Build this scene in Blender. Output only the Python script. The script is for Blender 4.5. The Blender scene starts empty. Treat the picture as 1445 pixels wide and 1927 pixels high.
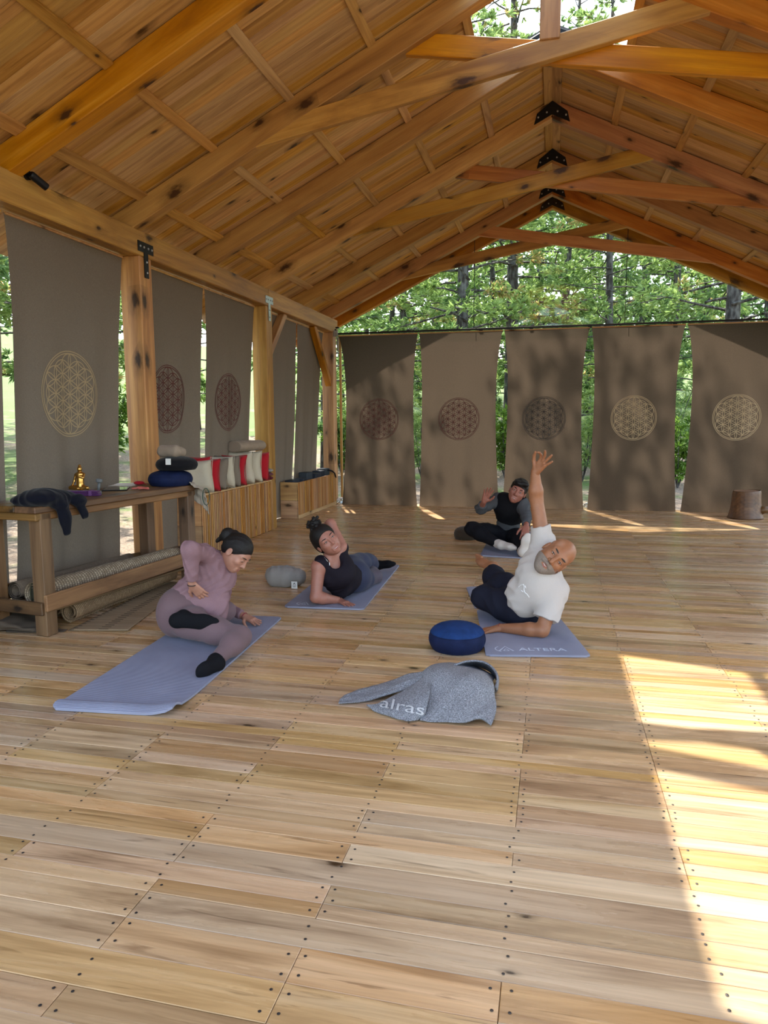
import bpy, bmesh, math, random
import numpy as np
from mathutils import Vector, Matrix, noise as mnoise
random.seed(7); np.random.seed(7)
scene = bpy.context.scene
COL = scene.collection

# ------------------------------------------------------------------ camera
IW, IH, FPX, EYE = 1445, 1927, 1341.0, 1.45
def _cam_axes():
    d = np.array([1040 - IW/2, 789 - IH/2, FPX]); d /= np.linalg.norm(d)
    h = np.array([1, -0.0055, 0.0])
    n = np.cross(d, h); n /= np.linalg.norm(n)
    if n[1] > 0: n = -n
    x = np.cross(d, n); x /= np.linalg.norm(x)
    if x[0] < 0: x = -x
    return np.stack([x, d, n])
RC = _cam_axes()
cam_data = bpy.data.cameras.new('camera')
cam = bpy.data.objects.new('camera', cam_data); COL.objects.link(cam)
cam_data.sensor_fit = 'HORIZONTAL'; cam_data.sensor_width = 36.0
cam_data.lens = 36.0 * FPX / IW
cam_data.clip_start = 0.05; cam_data.clip_end = 300
cx_, cy_, cz_ = RC @ np.array([1, 0, 0]), RC @ np.array([0, -1, 0]), RC @ np.array([0, 0, -1])
cam.matrix_world = Matrix(((cx_[0], cy_[0], cz_[0], 0), (cx_[1], cy_[1], cz_[1], 0), (cx_[2], cy_[2], cz_[2], EYE), (0, 0, 0, 1)))
scene.camera = cam

# ------------------------------------------------------------------ light
world = bpy.data.worlds.new('world'); scene.world = world; world.use_nodes = True
wn = world.node_tree; wn.nodes.clear()
sky = wn.nodes.new('ShaderNodeTexSky'); sky.sky_type = 'NISHITA'
SUN_DIR = Vector((0.25, -0.608, -1.0)).normalized()          # the way the sunlight travels
sky.sun_disc = False
sky.sun_elevation = math.asin(-SUN_DIR.z)
sky.sun_rotation = math.atan2(-SUN_DIR.x, -SUN_DIR.y)
sky.air_density = 1.0; sky.dust_density = 1.5; sky.ozone_density = 1.0
bg = wn.nodes.new('ShaderNodeBackground'); bg.inputs['Strength'].default_value = SKY_STRENGTH = 0.36
wo = wn.nodes.new('ShaderNodeOutputWorld')
hsv = wn.nodes.new('ShaderNodeHueSaturation'); hsv.inputs['Saturation'].default_value = 0.85; wn.links.new(sky.outputs[0], hsv.inputs['Color'])
wb = wn.nodes.new('ShaderNodeMix'); wb.data_type = 'RGBA'; wb.blend_type = 'MULTIPLY'; wb.inputs[0].default_value = 1.0; wb.inputs[7].default_value = (1.0, 0.95, 0.86, 1); wn.links.new(hsv.outputs[0], wb.inputs[6]); wn.links.new(wb.outputs[2], bg.inputs[0]); wn.links.new(bg.outputs[0], wo.inputs[0])
sun_l = bpy.data.lights.new('sun', 'SUN'); sun_l.energy = 4.4; sun_l.angle = math.radians(0.6); sun_l.color = (1.0, 0.92, 0.79)
sun = bpy.data.objects.new('sun', sun_l); COL.objects.link(sun)
sun.rotation_euler = SUN_DIR.to_track_quat('-Z', 'Y').to_euler(); sun.location = (-8, 20, 30)
scene.view_settings.view_transform = 'Standard'; scene.view_settings.look = 'None'
scene.view_settings.gamma = 1.0; scene.view_settings.use_curve_mapping = False
scene.view_settings.exposure = 1.50
scene.cycles.use_denoising = True
scene.cycles.max_bounces = 8; scene.cycles.diffuse_bounces = 5; scene.cycles.glossy_bounces = 3; scene.cycles.transparent_max_bounces = 16
scene.cycles.use_adaptive_sampling = True; scene.cycles.adaptive_threshold = 0.02
scene.cycles.sample_clamp_indirect = 6.0; scene.cycles.caustics_reflective = False; scene.cycles.caustics_refractive = False

# ------------------------------------------------------------------ helpers
def link(o, parent=None):
    COL.objects.link(o)
    if parent is not None: o.parent = parent
    return o
def tag(o, label=None, cat=None, group=None, kind=None):
    if label: o['label'] = label
    if cat: o['category'] = cat
    if group: o['group'] = group
    if kind: o['kind'] = kind
    return o
def empty(name, loc=(0, 0, 0), rz=0.0, parent=None):
    o = bpy.data.objects.new(name, None); o.location = loc; o.rotation_euler = (0, 0, rz); o.empty_display_size = 0.1
    return link(o, parent)
def mesh_obj(name, verts, faces, mat, parent=None, smooth=False, rnd=None, mats=None, fmat=None):
    me = bpy.data.meshes.new(name)
    me.from_pydata([tuple(v) for v in verts], [], [tuple(f) for f in faces])
    for m in (mats or [mat]): me.materials.append(m)
    if fmat is not None: me.polygons.foreach_set('material_index', fmat)
    if smooth: me.polygons.foreach_set('use_smooth', [True] * len(me.polygons))
    a = me.attributes.new('rnd', 'FLOAT', 'FACE')
    if rnd is None: rnd = random.random()
    if isinstance(rnd, (int, float)): rnd = [rnd] * len(me.polygons)
    a.data.foreach_set('value', rnd)
    me.update()
    return link(bpy.data.objects.new(name, me), parent)

class MB:
    """collects simple shapes and builds them as one mesh"""
    def __init__(s): s.v = []; s.f = []; s.r = []; s.cur = None
    def add(s, vs, fs):
        o = len(s.v); s.v += [tuple(v) for v in vs]; s.f += [tuple(i + o for i in f) for f in fs]
        s.r += [random.random() if s.cur is None else s.cur] * len(fs)
    def box(s, a, b):
        x0, y0, z0 = a; x1, y1, z1 = b
        s.add([(x0,y0,z0),(x1,y0,z0),(x1,y1,z0),(x0,y1,z0),(x0,y0,z1),(x1,y0,z1),(x1,y1,z1),(x0,y1,z1)],
              [(0,3,2,1),(4,5,6,7),(0,1,5,4),(1,2,6,5),(2,3,7,6),(3,0,4,7)])
    def cbox(s, a, b, c=0.004):
        """box with chamfered edges"""
        x0, y0, z0 = a; x1, y1, z1 = b
        c = min(c, abs(x1-x0)*.45, abs(y1-y0)*.45, abs(z1-z0)*.45)
        vs = []; idx = {}
        for sx, X in ((0, x0), (1, x1)):
            for sy, Y in ((0, y0), (1, y1)):
                for sz, Z in ((0, z0), (1, z1)):
                    dx = c if sx == 0 else -c; dy = c if sy == 0 else -c; dz = c if sz == 0 else -c
                    for ax, p in enumerate(((X, Y+dy, Z+dz), (X+dx, Y, Z+dz), (X+dx, Y+dy, Z))):
                        idx[(sx, sy, sz, ax)] = len(vs); vs.append(p)
        I = idx; fs = []
        for q in (0, 1):
            f = [I[(q,0,0,0)], I[(q,1,0,0)], I[(q,1,1,0)], I[(q,0,1,0)]]; fs.append(f if q else f[::-1])
            f = [I[(0,q,0,1)], I[(1,q,0,1)], I[(1,q,1,1)], I[(0,q,1,1)]]; fs.append(f[::-1] if q else f)
            f = [I[(0,0,q,2)], I[(1,0,q,2)], I[(1,1,q,2)], I[(0,1,q,2)]]; fs.append(f if q else f[::-1])
        for a_ in (0, 1):
            for b_ in (0, 1):
                fs.append([I[(0,a_,b_,1)], I[(1,a_,b_,1)], I[(1,a_,b_,2)], I[(0,a_,b_,2)]])
                fs.append([I[(a_,0,b_,0)], I[(a_,1,b_,0)], I[(a_,1,b_,2)], I[(a_,0,b_,2)]])
                fs.append([I[(a_,b_,0,0)], I[(a_,b_,1,0)], I[(a_,b_,1,1)], I[(a_,b_,0,1)]])
        for k in idx:
            pass
        for sx in (0, 1):
            for sy in (0, 1):
                for sz in (0, 1): fs.append([I[(sx,sy,sz,0)], I[(sx,sy,sz,1)], I[(sx,sy,sz,2)]])
        s.add(vs, fs)
    def tube(s, pts, rad, n=8, cap=True, flat=1.0):
        pts = [Vector(p) for p in pts]; m = len(pts)
        if not hasattr(rad, '__len__'): rad = [rad] * m
        vs = []; fs = []; up0 = None
        for i, p in enumerate(pts):
            t = (pts[min(i+1, m-1)] - pts[max(i-1, 0)]).normalized()
            if up0 is None: up0 = Vector((0,0,1)) if abs(t.z) < .9 else Vector((1,0,0))
            a = t.cross(up0).normalized(); b = a.cross(t).normalized(); up0 = b
            for k in range(n):
                th = 2*math.pi*k/n; vs.append(p + a*(rad[i]*math.cos(th)) + b*(rad[i]*flat*math.sin(th)))
        for i in range(m-1):
            for k in range(n):
                k2 = (k+1) % n; fs.append((i*n+k, i*n+k2, (i+1)*n+k2, (i+1)*n+k))
        if cap: fs.append(tuple(range(n))[::-1]); fs.append(tuple((m-1)*n+k for k in range(n)))
        s.add(vs, fs)
    def lathe(s, prof, n=20, c=(0,0,0)):
        vs = []; fs = []; m = len(prof)
        for (r, z) in prof:
            for k in range(n): th = 2*math.pi*k/n; vs.append((c[0]+r*math.cos(th), c[1]+r*math.sin(th), c[2]+z))
        for i in range(m-1):
            for k in range(n): k2 = (k+1) % n; fs.append((i*n+k, i*n+k2, (i+1)*n+k2, (i+1)*n+k))
        fs.append(tuple(range(n))[::-1]); fs.append(tuple((m-1)*n+k for k in range(n)))
        s.add(vs, fs)
    def prism(s, poly, t, axis='y', at=0.0):
        """polygon in two axes extruded along the third by t"""
        n = len(poly); vs = []
        for d in (at, at + t):
            for (a, b) in poly:
                vs.append((a, d, b) if axis == 'y' else ((d, a, b) if axis == 'x' else (a, b, d)))
        fs = [tuple(range(n)), tuple(range(2*n-1, n-1, -1))] + [(i, (i+1) % n, n+(i+1) % n, n+i) for i in range(n)]
        s.add(vs, fs)
    def build(s, name, mat, parent=None, smooth=False, rnd=None, fix=True):
        o = mesh_obj(name, s.v, s.f, mat, parent, smooth, rnd if rnd is not None else (s.r if s.r else None))
        if fix:
            bm = bmesh.new(); bm.from_mesh(o.data); bmesh.ops.recalc_face_normals(bm, faces=bm.faces); bm.to_mesh(o.data); bm.free()
        return o
def beam(name, p0, p1, w, h, mat, parent=None, side=None, c=0.006):
    """squared timber from p0 to p1; w across, h in the other direction; its grain runs along local X"""
    p0 = Vector(p0); p1 = Vector(p1); x = (p1-p0); L = x.length; x.normalize()
    y = Vector(side) if side is not None else (Vector((0,0,1)).cross(x) if abs(x.z) < .95 else Vector((0,1,0)))
    y = (y - x*y.dot(x)).normalized(); z = x.cross(y)
    mb = MB(); mb.cur = random.random(); mb.cbox((0,-w/2,-h/2), (L,w/2,h/2), c)
    o = mb.build(name, mat, parent)
    o.matrix_world = Matrix(((x.x,y.x,z.x,p0.x),(x.y,y.y,z.y,p0.y),(x.z,y.z,z.z,p0.z),(0,0,0,1)))
    return o

# pixel helpers: used to read real positions off the photograph
def ray(px, py): return RC @ np.array([px - IW/2, py - IH/2, FPX])
def on_z(px, py, z=0.0):
    v = ray(px, py); t = (z - EYE)/v[2]; return Vector((v[0]*t, v[1]*t, z))
def on_y(px, py, Y):
    v = ray(px, py); t = Y/v[1]; return Vector((v[0]*t, Y, EYE + v[2]*t))
def on_x(px, py, X):
    v = ray(px, py); t = X/v[0]; return Vector((X, v[1]*t, EYE + v[2]*t))

# ------------------------------------------------------------------ materials
def N(nt, kind, **kw):
    n = nt.nodes.new(kind)
    for k, v in kw.items():
        if k in n.inputs: n.inputs[k].default_value = v
        else: setattr(n, k, v)
    return n
def new_mat(name):
    m = bpy.data.materials.new(name); m.use_nodes = True; nt = m.node_tree; nt.nodes.clear()
    out = nt.nodes.new('ShaderNodeOutputMaterial'); bs = nt.nodes.new('ShaderNodeBsdfPrincipled')
    nt.links.new(bs.outputs[0], out.inputs[0]); return m, nt, bs, out
def ramp(nt, stops, interp='LINEAR'):
    r = nt.nodes.new('ShaderNodeValToRGB'); r.color_ramp.interpolation = interp
    while len(r.color_ramp.elements) < len(stops): r.color_ramp.elements.new(0.5)
    for e, (p, c) in zip(r.color_ramp.elements, stops):
        e.position = p; e.color = (*c, 1) if len(c) == 3 else c
    return r
def math_n(nt, op, a, b=None):
    n = nt.nodes.new('ShaderNodeMath'); n.operation = op
    for i, x in enumerate((a, b)):
        if x is None: continue
        if isinstance(x, (int, float)): n.inputs[i].default_value = x
        else: nt.links.new(x, n.inputs[i])
    return n.outputs[0]
def mixc(nt, fac, a, b, mode='MIX'):
    n = nt.nodes.new('ShaderNodeMix'); n.data_type = 'RGBA'; n.blend_type = mode
    for i, x in ((0, fac), (6, a), (7, b)):
        if isinstance(x, (int, float)): n.inputs[i].default_value = x
        elif isinstance(x, tuple): n.inputs[i].default_value = (*x, 1)
        else: nt.links.new(x, n.inputs[i])
    return n.outputs[2]
def wood(name, light, mid, dark, rough=0.5, knots=0.5, grain=1.0, var=0.35, hue=0.02, knot_size=0.10, streak=0.5, coat=0.0, bump=0.25, spec=0.5, kscale=2.2, marks=0.0):
    m, nt, bs, out = new_mat(name); L = nt.links.new
    tc = N(nt, 'ShaderNodeTexCoord'); at = N(nt, 'ShaderNodeAttribute', attribute_name='rnd')
    r = at.outputs['Fac']
    off = N(nt, 'ShaderNodeCombineXYZ')
    L(math_n(nt, 'MULTIPLY', r, 41.0), off.inputs[0]); L(math_n(nt, 'MULTIPLY', r, 97.0), off.inputs[1]); L(math_n(nt, 'MULTIPLY', r, 63.0), off.inputs[2])
    add = N(nt, 'ShaderNodeVectorMath', operation='ADD'); L(tc.outputs['Object'], add.inputs[0]); L(off.outputs[0], add.inputs[1])
    def scaled(v):
        s = N(nt, 'ShaderNodeVectorMath', operation='MULTIPLY'); L(add.outputs[0], s.inputs[0]); s.inputs[1].default_value = v; return s.outputs[0]
    n1 = N(nt, 'ShaderNodeTexNoise', Scale=1.0, Detail=5.0, Roughness=0.6, Distortion=0.8); L(scaled((0.9*grain, 8*grain, 8*grain)), n1.inputs['Vector'])
    n2 = N(nt, 'ShaderNodeTexNoise', Scale=1.0, Detail=3.0, Roughness=0.6, Distortion=0.2); L(scaled((2.5*grain, 90*grain, 90*grain)), n2.inputs['Vector'])
    wv = N(nt, 'ShaderNodeTexWave', wave_type='RINGS', rings_direction='X'); 
    wv.inputs['Scale'].default_value = 1.0; wv.inputs['Distortion'].default_value = 3.5; wv.inputs['Detail'].default_value = 2.0; wv.inputs['Detail Scale'].default_value = 0.6
    L(scaled((0.5*grain, 7*grain, 7*grain)), wv.inputs['Vector'])
    vo = N(nt, 'ShaderNodeTexVoronoi', Scale=1.0, Randomness=1.0, voronoi_dimensions='2D')
    kx = N(nt, 'ShaderNodeSeparateXYZ'); L(add.outputs[0], kx.inputs[0]); kc = N(nt, 'ShaderNodeCombineXYZ')
    wob = math_n(nt, 'MULTIPLY', n1.outputs['Fac'], 0.25)
    L(math_n(nt, 'MULTIPLY', kx.outputs[0], kscale), kc.inputs[0]); L(math_n(nt, 'ADD', math_n(nt, 'MULTIPLY', math_n(nt, 'ADD', kx.outputs[1], kx.outputs[2]), kscale*2.2), wob), kc.inputs[1]); L(kc.outputs[0], vo.inputs['Vector'])
    c = ramp(nt, [(0.25, dark), (0.48, mid), (0.72, light)]); L(n1.outputs['Fac'], c.inputs[0])
    c2 = mixc(nt, math_n(nt, 'MULTIPLY', wv.outputs['Fac'], 0.30*streak), c.outputs[0], dark)
    st = ramp(nt, [(0.40, (0,0,0)), (0.70, (1,1,1))]); L(n2.outputs['Fac'], st.inputs[0])
    c3 = mixc(nt, math_n(nt, 'MULTIPLY', st.outputs[0], 0.42*streak), c2, dark)
    if marks:
        n3 = N(nt, 'ShaderNodeTexNoise', Scale=1.0, Detail=4.0, Roughness=0.55, Distortion=1.2); L(scaled((1.7, 24, 24)), n3.inputs['Vector'])
        mk = ramp(nt, [(0.615, (0,0,0)), (0.70, (1,1,1))]); L(n3.outputs['Fac'], mk.inputs[0]); c3 = mixc(nt, math_n(nt, 'MULTIPLY', mk.outputs[0], marks), c3, tuple(x*0.8 for x in dark))
    hs = N(nt, 'ShaderNodeHueSaturation'); L(c3, hs.inputs['Color'])
    L(math_n(nt, 'ADD', math_n(nt, 'MULTIPLY', r, hue), 0.5 - hue/2), hs.inputs['Hue'])
    r2 = math_n(nt, 'FRACT', math_n(nt, 'MULTIPLY', r, 17.3))
    L(math_n(nt, 'ADD', math_n(nt, 'MULTIPLY', r2, var), 1 - var/2), hs.inputs['Value'])
    r3 = math_n(nt, 'FRACT', math_n(nt, 'MULTIPLY', r, 7.7))
    L(math_n(nt, 'ADD', math_n(nt, 'MULTIPLY', r3, 0.3), 0.85), hs.inputs['Saturation'])
    kd = ramp(nt, [(knot_size*0.45, (1,1,1)), (knot_size*1.1, (0.35,0.35,0.35)), (knot_size*2.4, (0,0,0))]); sep = N(nt, 'ShaderNodeSeparateColor'); L(vo.outputs['Color'], sep.inputs[0])
    kn = N(nt, 'ShaderNodeTexNoise', Scale=1.0, Detail=3.0); L(scaled((14, 40, 40)), kn.inputs['Vector'])
    kdist = math_n(nt, 'ADD', math_n(nt, 'DIVIDE', vo.outputs['Distance'], math_n(nt, 'ADD', math_n(nt, 'MULTIPLY', sep.outputs[1], 1.1), 0.35)), math_n(nt, 'MULTIPLY', math_n(nt, 'SUBTRACT', kn.outputs['Fac'], 0.5), knot_size*1.6))
    L(kdist, kd.inputs[0])
    gate = math_n(nt, 'LESS_THAN', sep.outputs[0], knots)
    kf = math_n(nt, 'MULTIPLY', kd.outputs[0], gate)
    c4 = mixc(nt, kf, hs.outputs[0], tuple(x*0.22 for x in dark))
    L(c4, bs.inputs['Base Color'])
    rr = math_n(nt, 'ADD', math_n(nt, 'MULTIPLY', n1.outputs['Fac'], 0.22), rough - 0.11); L(rr, bs.inputs['Roughness'])
    bs.inputs['Specular IOR Level'].default_value = spec
    if coat: bs.inputs['Coat Weight'].default_value = coat; bs.inputs['Coat Roughness'].default_value = 0.22
    bp = N(nt, 'ShaderNodeBump', Strength=bump, Distance=0.004); L(n2.outputs['Fac'], bp.inputs['Height']); L(bp.outputs[0], bs.inputs['Normal'])
    return m
def plain(name, col, rough=0.6, metal=0.0, noise=0.0, nscale=60.0, bump=0.0, sheen=0.0, spec=0.5, trans=0.0, sss=0.0):
    m, nt, bs, out = new_mat(name); L = nt.links.new
    bs.inputs['Roughness'].default_value = rough; bs.inputs['Metallic'].default_value = metal
    bs.inputs['Specular IOR Level'].default_value = spec
    bs.inputs['Base Color'].default_value = (*col, 1)
    if sheen: bs.inputs['Sheen Weight'].default_value = sheen; bs.inputs['Sheen Roughness'].default_value = 0.5
    if sss: bs.inputs['Subsurface Weight'].default_value = sss; bs.inputs['Subsurface Radius'].default_value = (0.012, 0.005, 0.003)
    if noise or bump:
        tc = N(nt, 'ShaderNodeTexCoord'); n = N(nt, 'ShaderNodeTexNoise', Scale=nscale, Detail=4.0, Roughness=0.65); L(tc.outputs['Object'], n.inputs['Vector'])
        if noise:
            rp = ramp(nt, [(0.3, tuple(max(0, x*(1-noise)) for x in col)), (0.7, tuple(min(1, x*(1+noise)) for x in col))]); L(n.outputs['Fac'], rp.inputs[0]); L(rp.outputs[0], bs.inputs['Base Color'])
        if bump:
            bp = N(nt, 'ShaderNodeBump', Strength=bump, Distance=0.003); L(n.outputs['Fac'], bp.inputs['Height']); L(bp.outputs[0], bs.inputs['Normal'])
    return m
M = {}
M['floor']  = wood('floor_wood', (0.70,0.490,0.290), (0.58,0.370,0.190), (0.23,0.125,0.056), rough=0.27, knots=0.16, var=0.36, hue=0.014, knot_size=0.055, streak=0.62, bump=0.10, spec=0.5, kscale=2.0, marks=0.62)
M['ceil']   = wood('ceiling_board_wood', (0.69,0.435,0.165), (0.58,0.335,0.112), (0.27,0.125,0.034), rough=0.55, knots=0.24, var=0.30, marks=0.45, hue=0.012, knot_size=0.11, streak=0.7)
M['rafter'] = wood('rafter_wood', (0.68,0.36,0.085), (0.54,0.235,0.042), (0.24,0.078,0.014), rough=0.42, knots=0.35, var=0.36, hue=0.03, knot_size=0.16, streak=0.65, grain=0.8)
M['post']   = wood('post_wood', (0.58,0.315,0.075), (0.44,0.205,0.040), (0.18,0.066,0.014), rough=0.5, knots=0.35, var=0.25, knot_size=0.13, streak=0.9, grain=0.8)
M['pine']   = wood('pine_wood', (0.66,0.42,0.19), (0.56,0.33,0.13), (0.34,0.16,0.06), rough=0.5, knots=0.35, var=0.25, streak=0.6)
M['slat']   = wood('slat_wood', (0.58,0.32,0.12), (0.47,0.23,0.075), (0.22,0.085,0.03), rough=0.5, knots=0.10, var=0.32, hue=0.015, streak=0.7)
M['old']    = wood('old_table_wood', (0.26,0.145,0.062), (0.155,0.08,0.032), (0.055,0.027,0.012), rough=0.55, knots=0.4, var=0.3, streak=0.9)
M['black_metal'] = plain('black_metal', (0.012,0.012,0.014), 0.45, 0.6)
M['zinc'] = plain('zinc', (0.42,0.43,0.44), 0.35, 0.9)
M['dark_screw'] = plain('dark_screw', (0.05,0.045,0.045), 0.45, 0.5)
def glass_mat(name, tint=(0.97,0.99,0.98), refl=0.06):
    m = bpy.data.materials.new(name); m.use_nodes = True; nt = m.node_tree; nt.nodes.clear()
    out = nt.nodes.new('ShaderNodeOutputMaterial'); mx = nt.nodes.new('ShaderNodeMixShader'); t = nt.nodes.new('ShaderNodeBsdfTransparent'); g = nt.nodes.new('ShaderNodeBsdfGlossy')
    t.inputs[0].default_value = (*tint, 1); g.inputs['Roughness'].default_value = 0.03
    lw = N(nt, 'ShaderNodeLayerWeight', Blend=0.5); p4 = math_n(nt, 'POWER', lw.outputs['Facing'], 4.0); nt.links.new(math_n(nt, 'ADD', math_n(nt, 'MULTIPLY', p4, 0.35), 0.025), mx.inputs[0])
    nt.links.new(t.outputs[0], mx.inputs[1]); nt.links.new(g.outputs[0], mx.inputs[2]); nt.links.new(mx.outputs[0], out.inputs[0]); return m
M['glass'] = glass_mat('clear_glass')
# ------------------------------------------------------------------ room geometry
XR = -0.09                    # ridge line
XL, XRT = -3.65, 3.47         # inner faces of the left and right eave beams
SL = 0.483; CS = 1/math.sqrt(1+SL*SL)
ZF = 3.15                     # rafter underside at the beam face
def under(x, add=0.0):        # height of the rafter undersides (add: vertical offset)
    return ZF + SL*(min(x, 2*XR - x) - XL) + add
RAFT = [1.49, 2.97, 4.46, 5.94, 7.43, 8.92, 10.40, 11.78, 12.50]
Y0, Y1 = 0.30, 12.68          # roof extent
BD = 0.205                    # boards underside above the rafter underside (vertical)
SKX = 0.68                    # half width of the glazed ridge
SKY0, SKY1 = 2.97, 7.43       # its extent along the ridge

# floor -------------------------------------------------------------
FX0, FX1, FY0, FY1 = -4.06, 3.85, 0.25, 12.10
mb = MB(); mb.box((FX0, FY0, -0.30), (FX1, FY1, -0.024))
floor = mb.build('floor', M['old']); tag(floor, 'pale wooden plank floor with dark screws running across the hall', 'floor', kind='structure')
JO = [-0.095 + 0.5485*k for k in range(-8, 9)]
planks = []
y = FY0
rng = random.Random(11)
while y < FY1 - 0.03:
    w = rng.choice([0.066, 0.075, 0.09, 0.105, 0.118, 0.13]); w = min(w, FY1 - y)
    cuts = [FX0]; k = rng.choice([0, 1, 2])
    while k < len(JO):
        if JO[k] > FX0 + 0.2 and JO[k] < FX1 - 0.2: cuts.append(JO[k])
        k += rng.choice([1, 1, 2, 2, 2, 3, 4])
    cuts.append(FX1)
    for a, b in zip(cuts[:-1], cuts[1:]): planks.append((a + 0.0008, b - 0.0008, y + 0.0007, y + w - 0.0007))
    y += w
def in_view(p):
    for X in (p[0], (p[0]+p[1])/2, p[1]):
        c = RC.T @ np.array([X, p[2], -EYE])
        if c[2] > 0:
            u, v = IW/2 + FPX*c[0]/c[2], IH/2 + FPX*c[1]/c[2]
            if -40 < u < IW + 40 and v < IH + 60: return True
    return False
vis = sorted([p for p in planks if in_view(p)], key=lambda p: p[2])
near = set(vis[:298])
rest = MB()
for p in planks:
    a, b, c, d = p; zz = rng.uniform(-0.0012, 0.0)
    if p in near:
        mb = MB(); mb.cur = rng.random(); L, w = b-a, d-c
        mb.cbox((-L/2, -w/2, -0.022), (L/2, w/2, 0.0), 0.0016)
        o = mb.build('floor_plank', M['floor'], floor, fix=True); o.location = ((a+b)/2, (c+d)/2, zz)
    else:
        rest.cur = rng.random(); rest.box((a, c, -0.022), (b, d, zz))
ro = rest.build('plank_field', M['floor'], floor); tag(ro, kind='stuff')
sc = MB()
def screw(x, y):
    n = 8; r = 0.0048
    vs = [(x + r*math.cos(2*math.pi*k/n), y + r*math.sin(2*math.pi*k/n), 0.0006) for k in range(n)] + [(x, y, 0.0012)]
    sc.add(vs, [(k, (k+1) % n, n) for k in range(n)])
for (a, b, c, d) in planks:
    if c > 9.5: continue
    for jx in JO:
        if jx < a - 0.01 or jx > b + 0.01: continue
        for e, s in ((a, 1), (b, -1)):
            if abs(jx - e) < 0.01:
                for t in ((0.22, 0.78) if d - c > 0.085 else (0.5,)): screw(jx + s*0.022 + rng.uniform(-.006, .006), c + (d-c)*t + rng.uniform(-.006, .006))
        if a + 0.02 < jx < b - 0.02:
            for t in ((0.25, 0.75) if d - c > 0.085 else (0.5,)): screw(jx + rng.uniform(-.014, .014), c + (d-c)*t + rng.uniform(-.008, .008))
so = sc.build('screw_heads', M['dark_screw'], floor, fix=False); tag(so, 'small dark screw heads in lines across the planks', kind='stuff')

# ceiling -----------------------------------------------------------
ceiling = empty('ceiling', (XR, 6.0, under(XR) + BD)); tag(ceiling, 'pine board ceiling on exposed rafters and crossed ties', 'ceiling', kind='structure')
ceiling.location = (0, 0, 0)
def slope_pt(side, run, add=0.0):    # run: horizontal distance from the ridge
    x = XR + side*run; return x, under(x, add)
EAVE = 4.55                          # half width to the roof edge
rng = random.Random(5)
deck = MB()
TD = 0.022/CS
for side in (-1, 1):
    y = Y0
    while y < Y1 - 0.02:
        w = rng.uniform(0.088, 0.125); w = min(w, Y1 - y)
        e = SKX if (y + w > SKY0 and y < SKY1) else 0.0
        if e == 0.0 or True:
            xa, za = slope_pt(side, e, BD); xb, zb = slope_pt(side, EAVE, BD)
            p0 = Vector((xa, y + w/2, za)); p1 = Vector((xb, y + w/2, zb))
            x = (p1-p0); L = x.length; x.normalize(); yv = Vector((0, 1, 0)); z = x.cross(yv)
            if z.z < 0: yv = -yv; z = x.cross(yv)
            mb = MB(); mb.cur = rng.random(); mb.cbox((0, -w/2 + .0008, rng.uniform(0, .0018)), (L, w/2 - .0008, 0.020), 0.0018)
            o = mb.build('ceiling_board', M['ceil'], ceiling)
            o.matrix_world = Matrix(((x.x,yv.x,z.x,p0.x),(x.y,yv.y,z.y,p0.y),(x.z,yv.z,z.z,p0.z),(0,0,0,1)))
        y += w
# roof skin over the boards
M['roofing'] = plain('roofing', (0.10,0.09,0.085), 0.8, noise=0.3, nscale=6)
for side in (-1, 1):
    for (ya, yb, e) in ((Y0, SKY0, 0.0), (SKY0, SKY1, SKX), (SKY1, Y1, 0.0)):
        xa, za = slope_pt(side, e, BD + TD + .012); xb, zb = slope_pt(side, EAVE + .03, BD + TD + .012)
        deck.prism([(xa, za), (xb, zb), (xb, zb + .05), (xa, za + .05)], yb - ya, 'y', ya)
deck.build('roof_covering', M['roofing'], ceiling)
# rafters
for Y in RAFT:
    for side in (-1, 1):
        h = 0.185
        xa, za = slope_pt(side, 0.0, 0); xb, zb = slope_pt(side, EAVE - .12, 0)
        nrm = Vector((-side*SL, 0, -1)).normalized()      # from the boards down
        off = Vector((side*SL*CS, 0, CS))*(h/2) * 1.0
        p0 = Vector((xa - side*0.02, Y, za - 0.02*0)); p1 = Vector((xb, Y, zb))
        up = Vector((side*SL, 0, 1)).normalized()
        beam('rafter', p0 + up*(h/2), p1 + up*(h/2), 0.125, h, M['rafter'], ceiling, side=(0, 1, 0))
# battens between the rafters
BX = [0.69 + 0.69*k for k in range(5)]
for side in (-1, 1):
    for i, (ya, yb) in enumerate(zip([Y0] + RAFT[:-1], RAFT)):
        for j, run in enumerate(BX):
            x, z = slope_pt(side, run, BD); up = Vector((side*SL, 0, 1)).normalized(); c = Vector((x, 0, z)) - up*0.0125
            wd = 0.075 if j < 4 else 0.10
            beam('batten', c + Vector((0, ya + .064, 0)), c + Vector((0, yb - .064, 0)), wd, 0.025, M['ceil'], ceiling, side=Vector((1, 0, -side*SL)).normalized(), c=0.003)
        if not (yb > SKY0 + .1 and ya < SKY1 - .1):
            x, z = slope_pt(side, 0.055, BD); up = Vector((side*SL, 0, 1)).normalized(); c = Vector((x, 0, z)) - up*0.014
            beam('batten', c + Vector((0, ya + .064, 0)), c + Vector((0, yb - .064, 0)), 0.10, 0.028, M['ceil'], ceiling, side=Vector((1, 0, -side*SL)).normalized(), c=0.003)
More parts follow.
